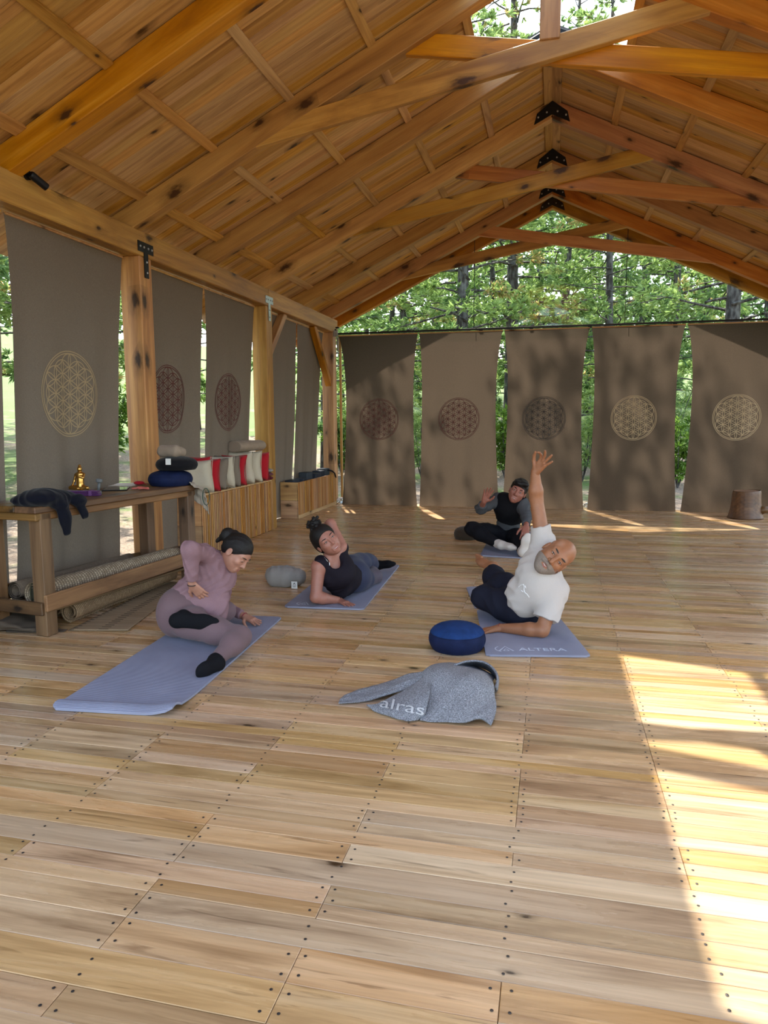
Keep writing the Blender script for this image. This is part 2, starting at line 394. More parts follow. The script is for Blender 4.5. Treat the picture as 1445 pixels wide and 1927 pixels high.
# scissor ties on every second rafter pair
def tie(Y, s, dy):
    beam('tie_beam', (XR + s*2.50, Y + dy, 3.695 + .083), (XR - s*1.18, Y + dy, 4.335 + .083), 0.060, 0.165, M['rafter'], ceiling, side=(0, 1, 0))
for Y in (2.97, 5.94, 8.92, 11.78):
    tie(Y, -1, -0.0302 if Y < 11 else 0.0302); tie(Y, 1, 0.0302 if Y < 11 else -0.0302)
beam('king_post', (XR, 5.94, 4.27), (XR, 5.94, 5.02), 0.15, 0.15, M['rafter'], ceiling, side=(0, 1, 0))
beam('king_post', (XR, 2.97, 4.27), (XR, 2.97, 5.02), 0.15, 0.15, M['rafter'], ceiling, side=(0, 1, 0))
# V-shaped ridge plates
def bolts(parent, pts, axis, mat='zinc', r=0.011):
    for p in pts:
        m = MB(); prof = [(r, 0), (r, .006), (r*.6, .009)]; m.lathe(prof, 10)
        o = m.build('bolt', M[mat], parent, smooth=False); q = Vector(axis).to_track_quat('Z', 'Y'); o.rotation_mode = 'QUATERNION'; o.rotation_quaternion = q; o.location = p
for Y in RAFT[1:-1] + [12.38]:
    yy = Y - 0.0625 - 0.008
    if Y == 12.38: yy = 12.43 - .012
    hw = 0.20; up = 0.105/CS
    zt = lambda x: under(XR) - abs(x)*SL + 0.03
    m = MB(); m.prism([(XR, zt(0)), (XR+hw, zt(hw)), (XR+hw-.03, zt(hw)+up), (XR, zt(0)+up+.03), (XR-hw+.03, zt(hw)+up), (XR-hw, zt(hw))], 0.008, 'y', yy)
    pl = m.build('ridge_plate', M['black_metal'], ceiling)
    bolts(pl, [(XR + d, yy, zt(d) + .055) for d in (-.155, -.06, .06, .155)], (0, -1, 0))
# glazed ridge
w2 = empty('window_2', (0, 0, 0)); tag(w2, 'glazed ridge skylight with black frames', 'window', kind='structure')
gl = [SKY0, 4.46, 5.94, SKY1]
for side in (-1, 1):
    up = Vector((side*SL, 0, 1)).normalized()
    for ya, yb in zip(gl[:-1], gl[1:]):
        xa, za = slope_pt(side, 0.02, BD + .06); xb, zb = slope_pt(side, SKX + .05, BD + .06)
        m = MB(); m.prism([(xa, za), (xb, zb), (xb, zb + .008), (xa, za + .008)], yb - ya - .03, 'y', ya + .015); m.build('pane', M['glass'], w2)
    for yb in gl:
        xa, za = slope_pt(side, 0.0, BD + .03); xb, zb = slope_pt(side, SKX + .04, BD + .03)
        beam('skylight_frame', (xa, yb, za), (xb, yb, zb), 0.05, 0.05, M['black_metal'], w2, side=(0, 1, 0))
    xb, zb = slope_pt(side, SKX + .02, BD + .03)
    beam('skylight_frame', (xb, SKY0, zb), (xb, SKY1, zb), 0.04, 0.05, M['black_metal'], w2)
beam('skylight_frame', (XR, SKY0, under(XR) + BD + .05), (XR, SKY1, under(XR) + BD + .05), 0.05, 0.05, M['black_metal'], w2)
beam('ridge_board', (XR, SKY0, under(XR) + .06), (XR, SKY1, under(XR) + .06), 0.04, 0.10, M['rafter'], ceiling)

# left and right walls: posts, beam, braces, plates ------------------------------
def side_wall(name, sgn, xf, label):
    w = empty(name, (0, 0, 0)); tag(w, label, 'wall', kind='structure')
    BW, PZ = 0.215, 2.935
    xc = xf + sgn*BW/2
    segs = [0.3, 2.96, 6.07, 9.0, 12.08]
    for a, b in zip(segs[:-1], segs[1:]):
        beam('eave_beam', (xc, a, PZ + .112), (xc, b, PZ + .112), BW, 0.224, M['post'], w, c=0.008)
    for Y in (0.45, 3.06, 6.07, 9.0, 11.93):
        if Y == 11.93: beam('post', (xc, Y - .02, -0.02), (xc, Y - .02, PZ), 0.20, 0.20, M['post'], w, side=(0, 1, 0), c=0.008)
        else: beam('post', (xc, Y, -0.02), (xc, Y, PZ), 0.20, 0.205, M['post'], w, side=(0, 1, 0), c=0.008)
        xx = xf - sgn*0.004
        if Y in (3.06, 6.07, 9.0):
            m = MB(); poly = [(-.125, .10), (.125, .10), (.125, .01), (.032, .01), (.032, -.21), (-.032, -.21), (-.032, .01), (-.125, .01)]
            m.prism([(Y + a, PZ + .025 + b) for a, b in poly], 0.008, 'x', xx - .004)
            pl = m.build('tee_plate', M['zinc'] if Y == 9.0 else M['black_metal'], w)
            bolts(pl, [(xx - sgn*.004, Y + a, PZ + .025 + b) for a, b in ((-.095, .055), (-.035, .055), (.035, .055), (.095, .055), (0, -.07), (0, -.165))], (-sgn, 0, 0))
    # diagonal braces of the far bay
    beam('brace', (xc + .01, 9.08, 2.28), (xc + .01, 9.75, 2.95), 0.10, 0.10, M['post'], w, side=(1, 0, 0))
    beam('brace', (xc + .01, 11.86, 2.05), (xc + .01, 11.02, 2.95), 0.10, 0.10, M['post'], w, side=(1, 0, 0))
    return w
wall_left = side_wall('wall_left', -1, XL, 'left side wall of pine posts and eave beam')
wall_right = side_wall('wall_right', 1, XRT, 'open right side of pine posts and eave beam')

# back wall: corner upright, glazed gable ------------------------------------------
wall_back = empty('wall_back', (0, 0, 0)); tag(wall_back, 'back gable wall with glass above the curtain rail', 'wall', kind='structure')
beam('corner_upright', (-3.60, 12.06, 0.0), (-3.60, 12.06, 2.90), 0.035, 0.05, M['pine'], wall_back, side=(1, 0, 0))
beam('corner_upright', (3.42, 12.06, 0.0), (3.42, 12.06, 2.90), 0.035, 0.05, M['pine'], wall_back, side=(1, 0, 0))
window_1 = empty('window_1', (0, 0, 0)); tag(window_1, 'frameless glass gable above the curtains', 'window', kind='structure')
gx = [-3.55, float(on_y(892, 550, 12.0).x), float(on_y(1178, 540, 12.0).x), 3.4]
for a, b in zip(gx[:-1], gx[1:]):
    top = lambda x: under(x) + .10
    poly = [(a + .004, 2.93), (b - .004, 2.93), (b - .004, top(b))] + ([(XR, top(XR))] if a < XR < b else []) + [(a + .004, top(a))]
    m = MB(); m.prism(poly, 0.010, 'y', 12.0); m.build('pane', M['glass'], window_1)
for x in gx[1:3]: beam('glass_joint', (x, 12.004, 2.93), (x, 12.004, under(x) + .1), 0.009, 0.012, M['black_metal'], window_1, side=(1, 0, 0))
# ------------------------------------------------------------------ curtains
def cloth_mat(name, col, trans=0.3, weave=420.0):
    m = bpy.data.materials.new(name); m.use_nodes = True; nt = m.node_tree; nt.nodes.clear(); L = nt.links.new
    out = N(nt, 'ShaderNodeOutputMaterial'); mx = N(nt, 'ShaderNodeMixShader'); d = N(nt, 'ShaderNodeBsdfDiffuse'); t = N(nt, 'ShaderNodeBsdfTranslucent')
    tc = N(nt, 'ShaderNodeTexCoord')
    def sc(v):
        s = N(nt, 'ShaderNodeVectorMath', operation='MULTIPLY'); L(tc.outputs['Object'], s.inputs[0]); s.inputs[1].default_value = v; return s.outputs[0]
    n1 = N(nt, 'ShaderNodeTexNoise', Scale=1.0, Detail=3.0); L(sc((weave, weave, weave*.25)), n1.inputs['Vector'])
    n2 = N(nt, 'ShaderNodeTexNoise', Scale=1.0, Detail=3.0); L(sc((weave*.2, weave*.2, weave)), n2.inputs['Vector'])
    n3 = N(nt, 'ShaderNodeTexNoise', Scale=3.0, Detail=3.0); L(tc.outputs['Object'], n3.inputs['Vector'])
    f = math_n(nt, 'MULTIPLY', n1.outputs['Fac'], n2.outputs['Fac'])
    rp = ramp(nt, [(0.12, tuple(x*0.78 for x in col)), (0.40, tuple(min(1, x*1.15) for x in col))]); L(f, rp.inputs[0])
    c = mixc(nt, math_n(nt, 'MULTIPLY', n3.outputs['Fac'], 0.25), rp.outputs[0], tuple(x*0.7 for x in col))
    L(c, d.inputs[0]); L(c, t.inputs[0]); mx.inputs[0].default_value = trans
    bp = N(nt, 'ShaderNodeBump', Strength=0.3, Distance=0.002); L(f, bp.inputs['Height']); L(bp.outputs[0], d.inputs['Normal'])
    L(d.outputs[0], mx.inputs[1]); L(t.outputs[0], mx.inputs[2]); L(mx.outputs[0], out.inputs[0]); return m
M['linen'] = cloth_mat('curtain_linen', (0.076, 0.057, 0.042), 0.60)
M['linen_grey'] = cloth_mat('side_curtain_linen', (0.205, 0.172, 0.142), 0.14)
M['thread_gold'] = plain('thread_gold', (0.36, 0.275, 0.16), 0.6)
M['thread_red'] = plain('thread_red', (0.085, 0.015, 0.013), 0.7)
M['thread_dark'] = plain('thread_dark', (0.022, 0.016, 0.013), 0.7)

def flower_lines(R):
    """rosette of interlaced circles inside a ring, as polylines in the plane"""
    r = R/3.05; out = []
    cs = []
    for i in range(-4, 5):
        for j in range(-4, 5):
            x = r*(i*math.sqrt(3)/2); y = r*(j + i*0.5)
            if math.hypot(x, y) < 3.6*r: cs.append((x, y))
    core = [c for c in cs if math.hypot(*c) < 2.05*r]
    for c in cs:
        seg = []
        full = math.hypot(*c) < 2.05*r
        for k in range(49):
            th = 2*math.pi*k/48; p = (c[0] + r*math.cos(th), c[1] + r*math.sin(th))
            ok = full or (any(math.hypot(p[0]-q[0], p[1]-q[1]) < r*1.01 for q in core))
            if ok: seg.append(p)
            else:
                if len(seg) > 1: out.append(seg)
                seg = []
        if len(seg) > 1: out.append(seg)
    for RR in (R*0.99, R*1.045): out.append([(RR*math.cos(2*math.pi*k/96), RR*math.sin(2*math.pi*k/96)) for k in range(97)])
    return out
FL = flower_lines(0.33)
def curtain(name, P, U, Nrm, w, h, eL, eR, mat, emb, label, cat='curtain', group=None, tilt=0.0, folds=0.010, seed=0, emb_c=(0.5, 0.49), bulge=0.0, remL=0.25, remR=0.25, batten=True, z_sag=0.0):
    """hanging cloth: P top-left corner, U unit vector along the top, Nrm unit vector into the room"""
    P = Vector(P); U = Vector(U); Nn = Vector(Nrm); rr = random.Random(seed); ph = [rr.uniform(0, 6.28) for _ in range(6)]
    def pt(u, v, off=0.0):
        s = math.sin(math.pi*min(1, v)**0.72)
        a = eL*max(s*(1-remL) , 0)**.8 + eL*remL*min(1, v*4); b = w - eR*max(s*(1-remR), 0)**.8 - eR*remR*min(1, v*4)
        x = a + (b - a)*u
        d = folds*v*(math.sin(6.28*(u*2.6 + .12*v) + ph[0]) + .6*math.sin(6.28*(u*5.3) + ph[1])*v) + .35*folds*math.sin(6.28*(v*1.3 + u*.8) + ph[2])
        eu = min(u, 1-u); d += (0.035*math.sin(min(v, 1)*math.pi*0.9)*math.exp(-eu*16))*(1 if rr is None else .6)
        low = max(0, (v - .86)/.14); d += 0.03*low*low*math.exp(-eu*9)*math.sin(ph[3] + u*4)
        d += bulge*math.sin(math.pi*v)*math.sin(math.pi*u)
        return P + U*x - Vector((0, 0, h*v)) + Nn*(d + off - tilt*v)
    nu, nv = 44, 64
    vs = [pt(i/nu, j/nv) for j in range(nv+1) for i in range(nu+1)]
    fs = [(j*(nu+1)+i, j*(nu+1)+i+1, (j+1)*(nu+1)+i+1, (j+1)*(nu+1)+i) for j in range(nv) for i in range(nu)]
    c = P + U*(w/2) - Vector((0, 0, h))
    root = empty(name, c); tag(root, label, cat, group)
    vs = [v - c for v in vs]
    mesh_obj('cloth', vs, fs, mat, root, smooth=True)
    if emb:
        ev = []; ef = []
        hw = 0.0040
        wm = w - (eL + eR)*.9
        for line in FL:
            n0 = len(ev)
            for i, p in enumerate(line):
                q = line[min(i+1, len(line)-1)]; q0 = line[max(i-1, 0)]; t = Vector((q[0]-q0[0], q[1]-q0[1])); t.normalize() if t.length > 0 else None
                for sgn in (-1, 1):
                    X = p[0] - t.y*hw*sgn; Z = p[1] + t.x*hw*sgn
                    u = emb_c[0] + X/wm; v = emb_c[1] - Z/h
                    ev.append(pt(u, v, 0.0035) - c)
            for i in range(len(line)-1): ef.append((n0+2*i, n0+2*i+1, n0+2*i+3, n0+2*i+2))
        o = mesh_obj('embroidered_rosette', ev, ef, M[emb], root); o['label'] = {'thread_gold': 'pale gold', 'thread_red': 'dark red', 'thread_dark': 'dark brown'}[emb] + ' embroidered rosette of overlapping circles'
    if batten:
        m = MB(); a = P + U*.01 + Nn*.006 - c; b = P + U*(w-.01) + Nn*.006 - c
        m.tube([a + Vector((0, 0, .0)), b + Vector((0, 0, .0))], 0.011, 8); m.build('top_dowel', M['pine'], root)
    return root
bx = [-3.59, -2.195, -0.802, 0.549, 1.951, 3.36]
eds = [(0.13, 0.075), (0.055, 0.10), (0.07, 0.10), (0.07, 0.10), (0.11, 0.05)]
spec = [('thread_red', 'brown linen curtain with dark red rosette, leftmost on the back wall'), ('thread_red', 'brown linen curtain with dark red rosette, second from left on the back wall'),
        ('thread_dark', 'brown linen curtain with dark brown rosette, middle of the back wall'), ('thread_gold', 'brown linen curtain with gold rosette, fourth from left on the back wall'),
        ('thread_gold', 'brown linen curtain with pale gold rosette behind the tree stump')]
for i in range(5):
    curtain('linen_curtain', (bx[i] + .006, 11.88, 2.872), (1, 0, 0), (0, -1, 0), bx[i+1] - bx[i] - .012, 2.8735, eds[i][0], eds[i][1], M['linen'], spec[i][0], spec[i][1], group='curtains on the back wall', seed=20+i, folds=0.012, emb_c=([.49, .505, .50, .50, .53][i], .49), tilt=-0.0)
lc = [(3.20, 4.47, None, 0.06, 0.05), (4.49, 5.93, 'thread_gold', 0.05, 0.08), (6.19, 7.46, 'thread_red', 0.06, 0.06), (7.48, 8.87, 'thread_red', 0.05, 0.09), (9.14, 10.45, None, 0.06, 0.02), (10.46, 11.74, None, 0.02, 0.14)]
ll = ['grey linen curtain at the far left edge of the picture behind the table', 'wide grey linen curtain with pale gold rosette behind the table', 'grey linen curtain with dark red rosette beside the first post', 'grey linen curtain with dark red rosette above the cushions, before second post', 'plain grey linen curtain just past the second post', 'plain grey linen curtain next to the corner post']
for i, (a, b, e, l, r) in enumerate(lc):
    h = 2.914
    curtain('linen_curtain', (-3.80, a, 2.915), (0, 1, 0), (1, 0, 0), b - a, h, l, r, M['linen_grey'], e, ll[i], group='curtains on the left wall', seed=40+i, tilt=0.17, folds=0.016, emb_c=(.5 if i != 2 else .42, .425), remL=0.5, remR=0.5 if i != 1 else .75)
m = MB(); m.cbox((-3.62, 11.872, 2.893), (3.40, 11.905, 2.923), .003); rail = m.build('curtain_rail', M['black_metal']); tag(rail, 'long black curtain rail across the back wall', 'curtain rail')
for px in (905, 1000, 1110, 1270):
    p = on_y(px, 612, 11.88); m = MB(); m.cbox((p.x - .03, 11.865, 2.870), (p.x + .03, 11.91, 2.895), .003); m.build('rail_clip', M['black_metal'], rail)

# ------------------------------------------------------------------ outdoors
def ground_h(x, y):
    dx = max(-5.0 - x, 0, x - 5.0); dy = max(y - 13.5, 0, -1.0 - y); d = math.hypot(dx, dy)
    back = max(y - 13.0, 0); left = max(-5.0 - x, 0)
    h = -0.32 + 0.055*back + 0.0009*back*back + 0.06*left + 0.0006*left*left
    return h + 0.10*min(1, d/4)*mnoise.noise(Vector((x*.25, y*.25, 0))) + 0.05*min(1, d/3)*mnoise.noise(Vector((x*.9, y*.9, 3)))
gm, nt, bs, out = new_mat('forest_floor'); L = nt.links.new
tc = N(nt, 'ShaderNodeTexCoord')
na = N(nt, 'ShaderNodeTexNoise', Scale=0.45, Detail=6.0, Roughness=0.65); L(tc.outputs['Object'], na.inputs['Vector'])
nb = N(nt, 'ShaderNodeTexVoronoi', Scale=14.0); L(tc.outputs['Object'], nb.inputs['Vector'])
nc = N(nt, 'ShaderNodeTexNoise', Scale=22.0, Detail=5.0, Roughness=0.75); L(tc.outputs['Object'], nc.inputs['Vector'])
lit = ramp(nt, [(0.32, (0.03, 0.02, 0.014)), (0.50, (0.20, 0.145, 0.10)), (0.66, (0.55, 0.46, 0.37))]); L(nc.outputs['Fac'], lit.inputs[0])
lit2 = mixc(nt, math_n(nt, 'MULTIPLY', nb.outputs['Distance'], 0.8), lit.outputs[0], (0.30, 0.23, 0.17))
gra = ramp(nt, [(0.25, (0.04, 0.085, 0.015)), (0.6, (0.12, 0.20, 0.035)), (0.85, (0.24, 0.32, 0.08))]); L(nc.outputs['Fac'], gra.inputs[0])
sx = N(nt, 'ShaderNodeSeparateXYZ'); L(tc.outputs['Object'], sx.inputs[0])
far = math_n(nt, 'MAXIMUM', math_n(nt, 'MULTIPLY', math_n(nt, 'SUBTRACT', sx.outputs[1], 21.0), 0.06), math_n(nt, 'MULTIPLY', math_n(nt, 'SUBTRACT', -10.5, sx.outputs[0]), 0.08))
gf = ramp(nt, [(0.44, (0, 0, 0)), (0.58, (1, 1, 1))]); L(math_n(nt, 'ADD', na.outputs['Fac'], math_n(nt, 'MULTIPLY', math_n(nt, 'MINIMUM', math_n(nt, 'MAXIMUM', far, -0.5), 1.2), 0.16)), gf.inputs[0])
L(mixc(nt, gf.outputs[0], lit2, gra.outputs[0]), bs.inputs['Base Color']); bs.inputs['Roughness'].default_value = 0.9
bp = N(nt, 'ShaderNodeBump', Strength=0.8, Distance=0.05); L(nc.outputs['Fac'], bp.inputs['Height']); L(bp.outputs[0], bs.inputs['Normal'])
xs = [-70 + 140*i/140 for i in range(141)]; ys = [-40 + 120*j/120 for j in range(121)]
gv = [(x, y, ground_h(x, y)) for y in ys for x in xs]
gfc = [(j*141+i, j*141+i+1, (j+1)*141+i+1, (j+1)*141+i) for j in range(120) for i in range(140)]
ground = mesh_obj('ground', gv, gfc, gm, smooth=True); tag(ground, 'sunlit forest floor of leaf litter and grass outside', 'ground', kind='structure')

bark, nt, bs, out = new_mat('pine_bark'); L = nt.links.new
tc = N(nt, 'ShaderNodeTexCoord'); s = N(nt, 'ShaderNodeVectorMath', operation='MULTIPLY'); L(tc.outputs['Object'], s.inputs[0]); s.inputs[1].default_value = (14, 14, 4)
vo = N(nt, 'ShaderNodeTexVoronoi', Scale=1.0); L(s.outputs[0], vo.inputs['Vector'])
no = N(nt, 'ShaderNodeTexNoise', Scale=9.0, Detail=5.0); L(tc.outputs['Object'], no.inputs['Vector'])
rp = ramp(nt, [(0.2, (0.012, 0.010, 0.011)), (0.55, (0.045, 0.038, 0.038)), (0.85, (0.14, 0.135, 0.13))]); L(math_n(nt, 'MULTIPLY', math_n(nt, 'ADD', vo.outputs['Distance'], no.outputs['Fac']), 0.62), rp.inputs[0])
L(rp.outputs[0], bs.inputs['Base Color']); bs.inputs['Roughness'].default_value = 0.9
bp = N(nt, 'ShaderNodeBump', Strength=0.9, Distance=0.03); L(vo.outputs['Distance'], bp.inputs['Height']); L(bp.outputs[0], bs.inputs['Normal'])
def leaf_mat(name, a, b, c):
    m = bpy.data.materials.new(name); m.use_nodes = True; nt = m.node_tree; nt.nodes.clear(); L = nt.links.new
    out = N(nt, 'ShaderNodeOutputMaterial'); mx = N(nt, 'ShaderNodeMixShader'); d = N(nt, 'ShaderNodeBsdfPrincipled', Roughness=0.55); t = N(nt, 'ShaderNodeBsdfTranslucent')
    at = N(nt, 'ShaderNodeAttribute', attribute_name='rnd'); rp = ramp(nt, [(0.0, a), (0.5, b), (0.93, b), (1.0, c)]); L(at.outputs['Fac'], rp.inputs[0])
    L(rp.outputs[0], d.inputs['Base Color']); L(rp.outputs[0], t.inputs[0]); mx.inputs[0].default_value = 0.55
    L(d.outputs[0], mx.inputs[1]); L(t.outputs[0], mx.inputs[2]); L(mx.outputs[0], out.inputs[0]); return m
M['needles'] = leaf_mat('pine_needles', (0.09, 0.20, 0.075), (0.34, 0.47, 0.15), (0.62, 0.46, 0.20))
M['needles_blue'] = leaf_mat('blue_pine_needles', (0.04, 0.10, 0.065), (0.10, 0.20, 0.12), (0.30, 0.30, 0.15))
M['leaf'] = leaf_mat('shrub_leaves', (0.06, 0.14, 0.02), (0.20, 0.34, 0.05), (0.40, 0.42, 0.10))
def tuft(V, F, Rn, p, d, ln, n, wd, rr, tone):
    d = Vector(d).normalized(); a = d.orthogonal().normalized(); b = d.cross(a)
    for k in range(n):
        th = rr.uniform(0, 6.283); sp = rr.uniform(.25, 1.1)
        q = (d + (a*math.cos(th) + b*math.sin(th))*sp).normalized(); q.z -= .12
        sd = q.cross(Vector((rr.uniform(-1, 1), rr.uniform(-1, 1), rr.uniform(-1, 1)))).normalized()*wd*.5
        l = ln*rr.uniform(.7, 1.15); i = len(V); e = p + q*l
        V += [p - sd*.6, p + sd*.6, p + q*l*.55 + sd, e, p + q*l*.55 - sd]; F.append((i, i+1, i+2, i+3, i+4)); Rn.append(min(1, max(0, tone + rr.uniform(-.2, .2))))
def make_tree(seed, H, r0, crown0, spread, nbr, ntuft, lean=0.0, needle=0.20):
    rr = random.Random(seed); bend = [rr.uniform(-.3, .3) for _ in range(4)]
    def ax(t): return Vector((lean*t*H + .18*math.sin(t*3 + bend[0]*5)*t, .18*math.sin(t*2.4 + bend[1]*5)*t, t*H))
    mt = MB(); n = 12
    mt.tube([ax(i/n) for i in range(n+1)], [r0*(1.25 if i == 0 else 1 - .82*(i/n)) for i in range(n+1)], 9)
    mbr = MB(); V = []; F = []; Rn = []
    for i in range(nbr):
        t = crown0 + (0.985 - crown0)*(i + rr.random())/nbr; q = (t - crown0)/(1 - crown0)
        az = i*2.4 + rr.uniform(-.5, .5); ln = spread*(1 - .75*q)*rr.uniform(.55, 1.1)*(0.75 + .6*min(1, q*4)); up = rr.uniform(-.18, .30) + .35*q
        base = ax(t); dv = Vector((math.cos(az), math.sin(az), up)).normalized(); side = Vector((-math.sin(az), math.cos(az), 0))
        pts = [base + dv*(ln*s) + Vector((0, 0, -.16*ln*s*s*(1-q) + .10*ln*max(0, s-.6))) + side*(.10*ln*math.sin(s*4 + i)) for s in (0, .25, .5, .75, 1)]
        mbr.tube(pts, [r0*.20*(1-.5*q), r0*.16*(1-.5*q), r0*.12*(1-.5*q), r0*.07, .006], 4, cap=False)
        tone = rr.uniform(.15, .75)
        if rr.random() < .07: tone = .97
        for k in range(max(3, int(ntuft*(1.25 - 1.15*q)))):
            s = rr.uniform(.25, 1.0)**.8; j = min(3, int(s*4)); p = pts[j].lerp(pts[j+1], s*4 - j)
            dirv = (dv*.6 + side*rr.uniform(-1, 1) + Vector((0, 0, rr.uniform(-.3, .5)))).normalized(); p = p + dirv*rr.uniform(0, .30*ln)*(1.15 - .5*s)
            tuft(V, F, Rn, p, dirv, needle*rr.uniform(.8, 1.25), 12, .040, rr, tone)
    return mt, mbr, (V, F, Rn)
PROT = []
for sd, H, r0, c0, sp, nb, nt_ in ((1, 15.5, .17, .13, 2.6, 90, 24), (2, 17.5, .20, .17, 2.9, 95, 24), (3, 13.5, .14, .07, 2.5, 90, 26), (4, 19.0, .23, .20, 3.1, 95, 24)):
    mt, mbr, (V, F, Rn) = make_tree(sd, H, r0, c0, sp, nb, nt_, lean=random.uniform(-.015, .015))
    PROT.append((mt, mbr, V, F, Rn))
TM = []
for mt, mbr, V, F, Rn in PROT:
    a = mt.build('trunk', bark, smooth=True); b = mbr.build('branches', bark, fix=False); c = mesh_obj('needles', V, F, M['needles'], rnd=Rn)
    TM.append((a, b, c))
def place_tree(k, x, y, s, rz, label, first, blue=False, group='pine trees outside'):
    root = empty('pine_tree', (x, y, ground_h(x, y) - .1), rz); root.scale = (s, s, s); tag(root, label, 'tree', group)
    for o in TM[k]:
        c = o if first else o.copy()
        if not first: COL.objects.link(c)
        c.parent = root
    return root
def px_x(px, Y): return float(on_y(px, 590, Y).x)
trees = [(1, px_x(865, 20), 20, 1.0, 'grey-trunked pine seen left of centre through the gable glass'), (3, px_x(962, 22), 22, .95, 'mottled dark-trunked pine rising nearest the gable centre'),
 (0, px_x(762, 24), 24, .9, 'slim dark pine trunk above the second back curtain from left'), (2, px_x(735, 26), 26, 1.0, 'thin pine farthest left in the gable glass'),
 (3, px_x(1378, 19), 19, .9, 'thick dark pine trunk at the right end of the gable glass'), (2, px_x(1150, 21), 21, 1.0, 'feathery pine filling the right of the gable glass'),
 (2, px_x(1270, 25), 25, 1.1, 'bluish pine right of the glass joint in the gable'), (0, px_x(1060, 28), 28, 1.1, 'tall pine behind the gable apex'), (0, px_x(820, 31), 31, 1.1, 'distant pine between two gable trunks at left'),
 (2, px_x(930, 29), 29, 1.15, 'distant yellow-green pine filling the gable centre'), (1, px_x(1210, 33), 33, 1.1, 'distant pine above the fourth back curtain'), (2, px_x(1010, 36), 36, 1.25, 'far pine in the middle of the gable view'),
 (2, px_x(690, 33), 33, 1.2, 'far pine low at the left corner of the gable'), (0, px_x(1330, 34), 34, 1.15, 'far pine towards the right of the gable view'), (2, px_x(1440, 30), 30, 1.1, 'far pine at the right frame edge'),
 (2, px_x(1110, 40), 40, 1.3, 'farthest pine right of the gable apex'), (2, px_x(880, 42), 42, 1.3, 'farthest pine left of the gable apex'), (2, px_x(760, 45), 45, 1.3, 'farthest pine low at left of the gable'), (2, px_x(1260, 44), 44, 1.3, 'farthest pine at right of the gable'),
 (2, px_x(1000, 47), 47, 1.4, 'pine on the skyline behind the gable'),
 (1, px_x(900, 38), 38, 1.2, 'far pine just left of the gable apex'), (2, px_x(1170, 37), 37, 1.25, 'far pine just right of the gable joint'), (0, px_x(1400, 40), 40, 1.3, 'far pine behind the thick right trunk'), (2, px_x(640, 40), 40, 1.3, 'far pine behind the left end of the curtain rail'), (2, px_x(1060, 52), 52, 1.5, 'outermost pine on the skyline right of centre'), (2, px_x(850, 52), 52, 1.5, 'outermost pine on the skyline left of centre'), (2, px_x(1320, 52), 52, 1.5, 'outermost pine on the skyline at right'),
 (3, -9.2, 5.9, 1.0, 'thick pine trunk seen in the gap at the far left'), (1, -10.5, 9.2, 1.0, 'pine trunk seen in the gap beside the first post'), (3, -9.6, 12.2, .9, 'pine trunk seen between the red-rosette side curtains'),
 (0, -12.5, 15.5, 1.0, 'pine trunk seen beside the second post'), (2, -14, 7.5, 1.1, 'leafy pine beyond the left wall'), (2, -16, 12.5, 1.1, 'leafy pine far beyond the left wall'), (2, -6.0, 18.6, 1.0, 'pine behind the left back corner'), (0, -13, 21, 1.1, 'pine far behind the left back corner'), (2, -18, 18, 1.2, 'distant pine off the left back corner'),
 (2, -20, 9, 1.2, 'distant pine in the left forest'), (2, -22, 13.5, 1.3, 'distant pine in the left forest behind the side curtains'), (2, -24, 5, 1.3, 'distant pine at the left edge of the forest'), (0, -17, 15.6, 1.1, 'straight pine seen past the second post'), (2, -26, 19, 1.4, 'far pine seen past the corner post'), (1, -19, 24, 1.2, 'far pine beyond the left back corner'), (2, -13.5, 25.5, 1.2, 'bushy far pine behind the left back corner'), (0, -17.5, 5.8, 1.1, 'straight pine in the left forest'), (1, -12, 2.5, 1.0, 'pine left of the table window'), (2, 9.5, 24, 1.0, 'pine beyond the right back corner')]
seen = set()
for i, (k, x, y, s, lab) in enumerate(trees):
    place_tree(k, x, y, s, i*1.7, lab, k not in seen); seen.add(k)
# shrubs and saplings
def make_shrub(seed, H, spread, n, mat, needle, wd):
    rr = random.Random(seed); V = []; F = []; Rn = []; st = MB()
    for i in range(9):
        az = rr.uniform(0, 6.28); ln = H*rr.uniform(.6, 1); e = Vector((math.cos(az)*spread*rr.uniform(.2, .9), math.sin(az)*spread*rr.uniform(.2, .9), ln))
        pts = [Vector((0, 0, 0)), e*.5 + Vector((0, 0, .1*H)), e]; st.tube(pts, [.014, .010, .004], 4, cap=False)
        for k in range(n):
            s = rr.uniform(.15, 1); p = pts[0].lerp(pts[1], s*2) if s < .5 else pts[1].lerp(pts[2], s*2 - 1)
            d = Vector((rr.uniform(-1, 1), rr.uniform(-1, 1), rr.uniform(-.2, 1))).normalized(); tuft(V, F, Rn, p + d*rr.uniform(0, .25*spread), d, needle*rr.uniform(.7, 1.2), 8, wd, rr, rr.uniform(.15, .7))
    return st.build('stems', bark, fix=False), mesh_obj('leaves', V, F, mat, rnd=Rn)
SM = [make_shrub(50, 1.7, .8, 26, M['leaf'], .17, .035), make_shrub(51, 2.4, .9, 34, M['needles'], .20, .018), make_shrub(52, .9, .7, 20, M['leaf'], .16, .05)]
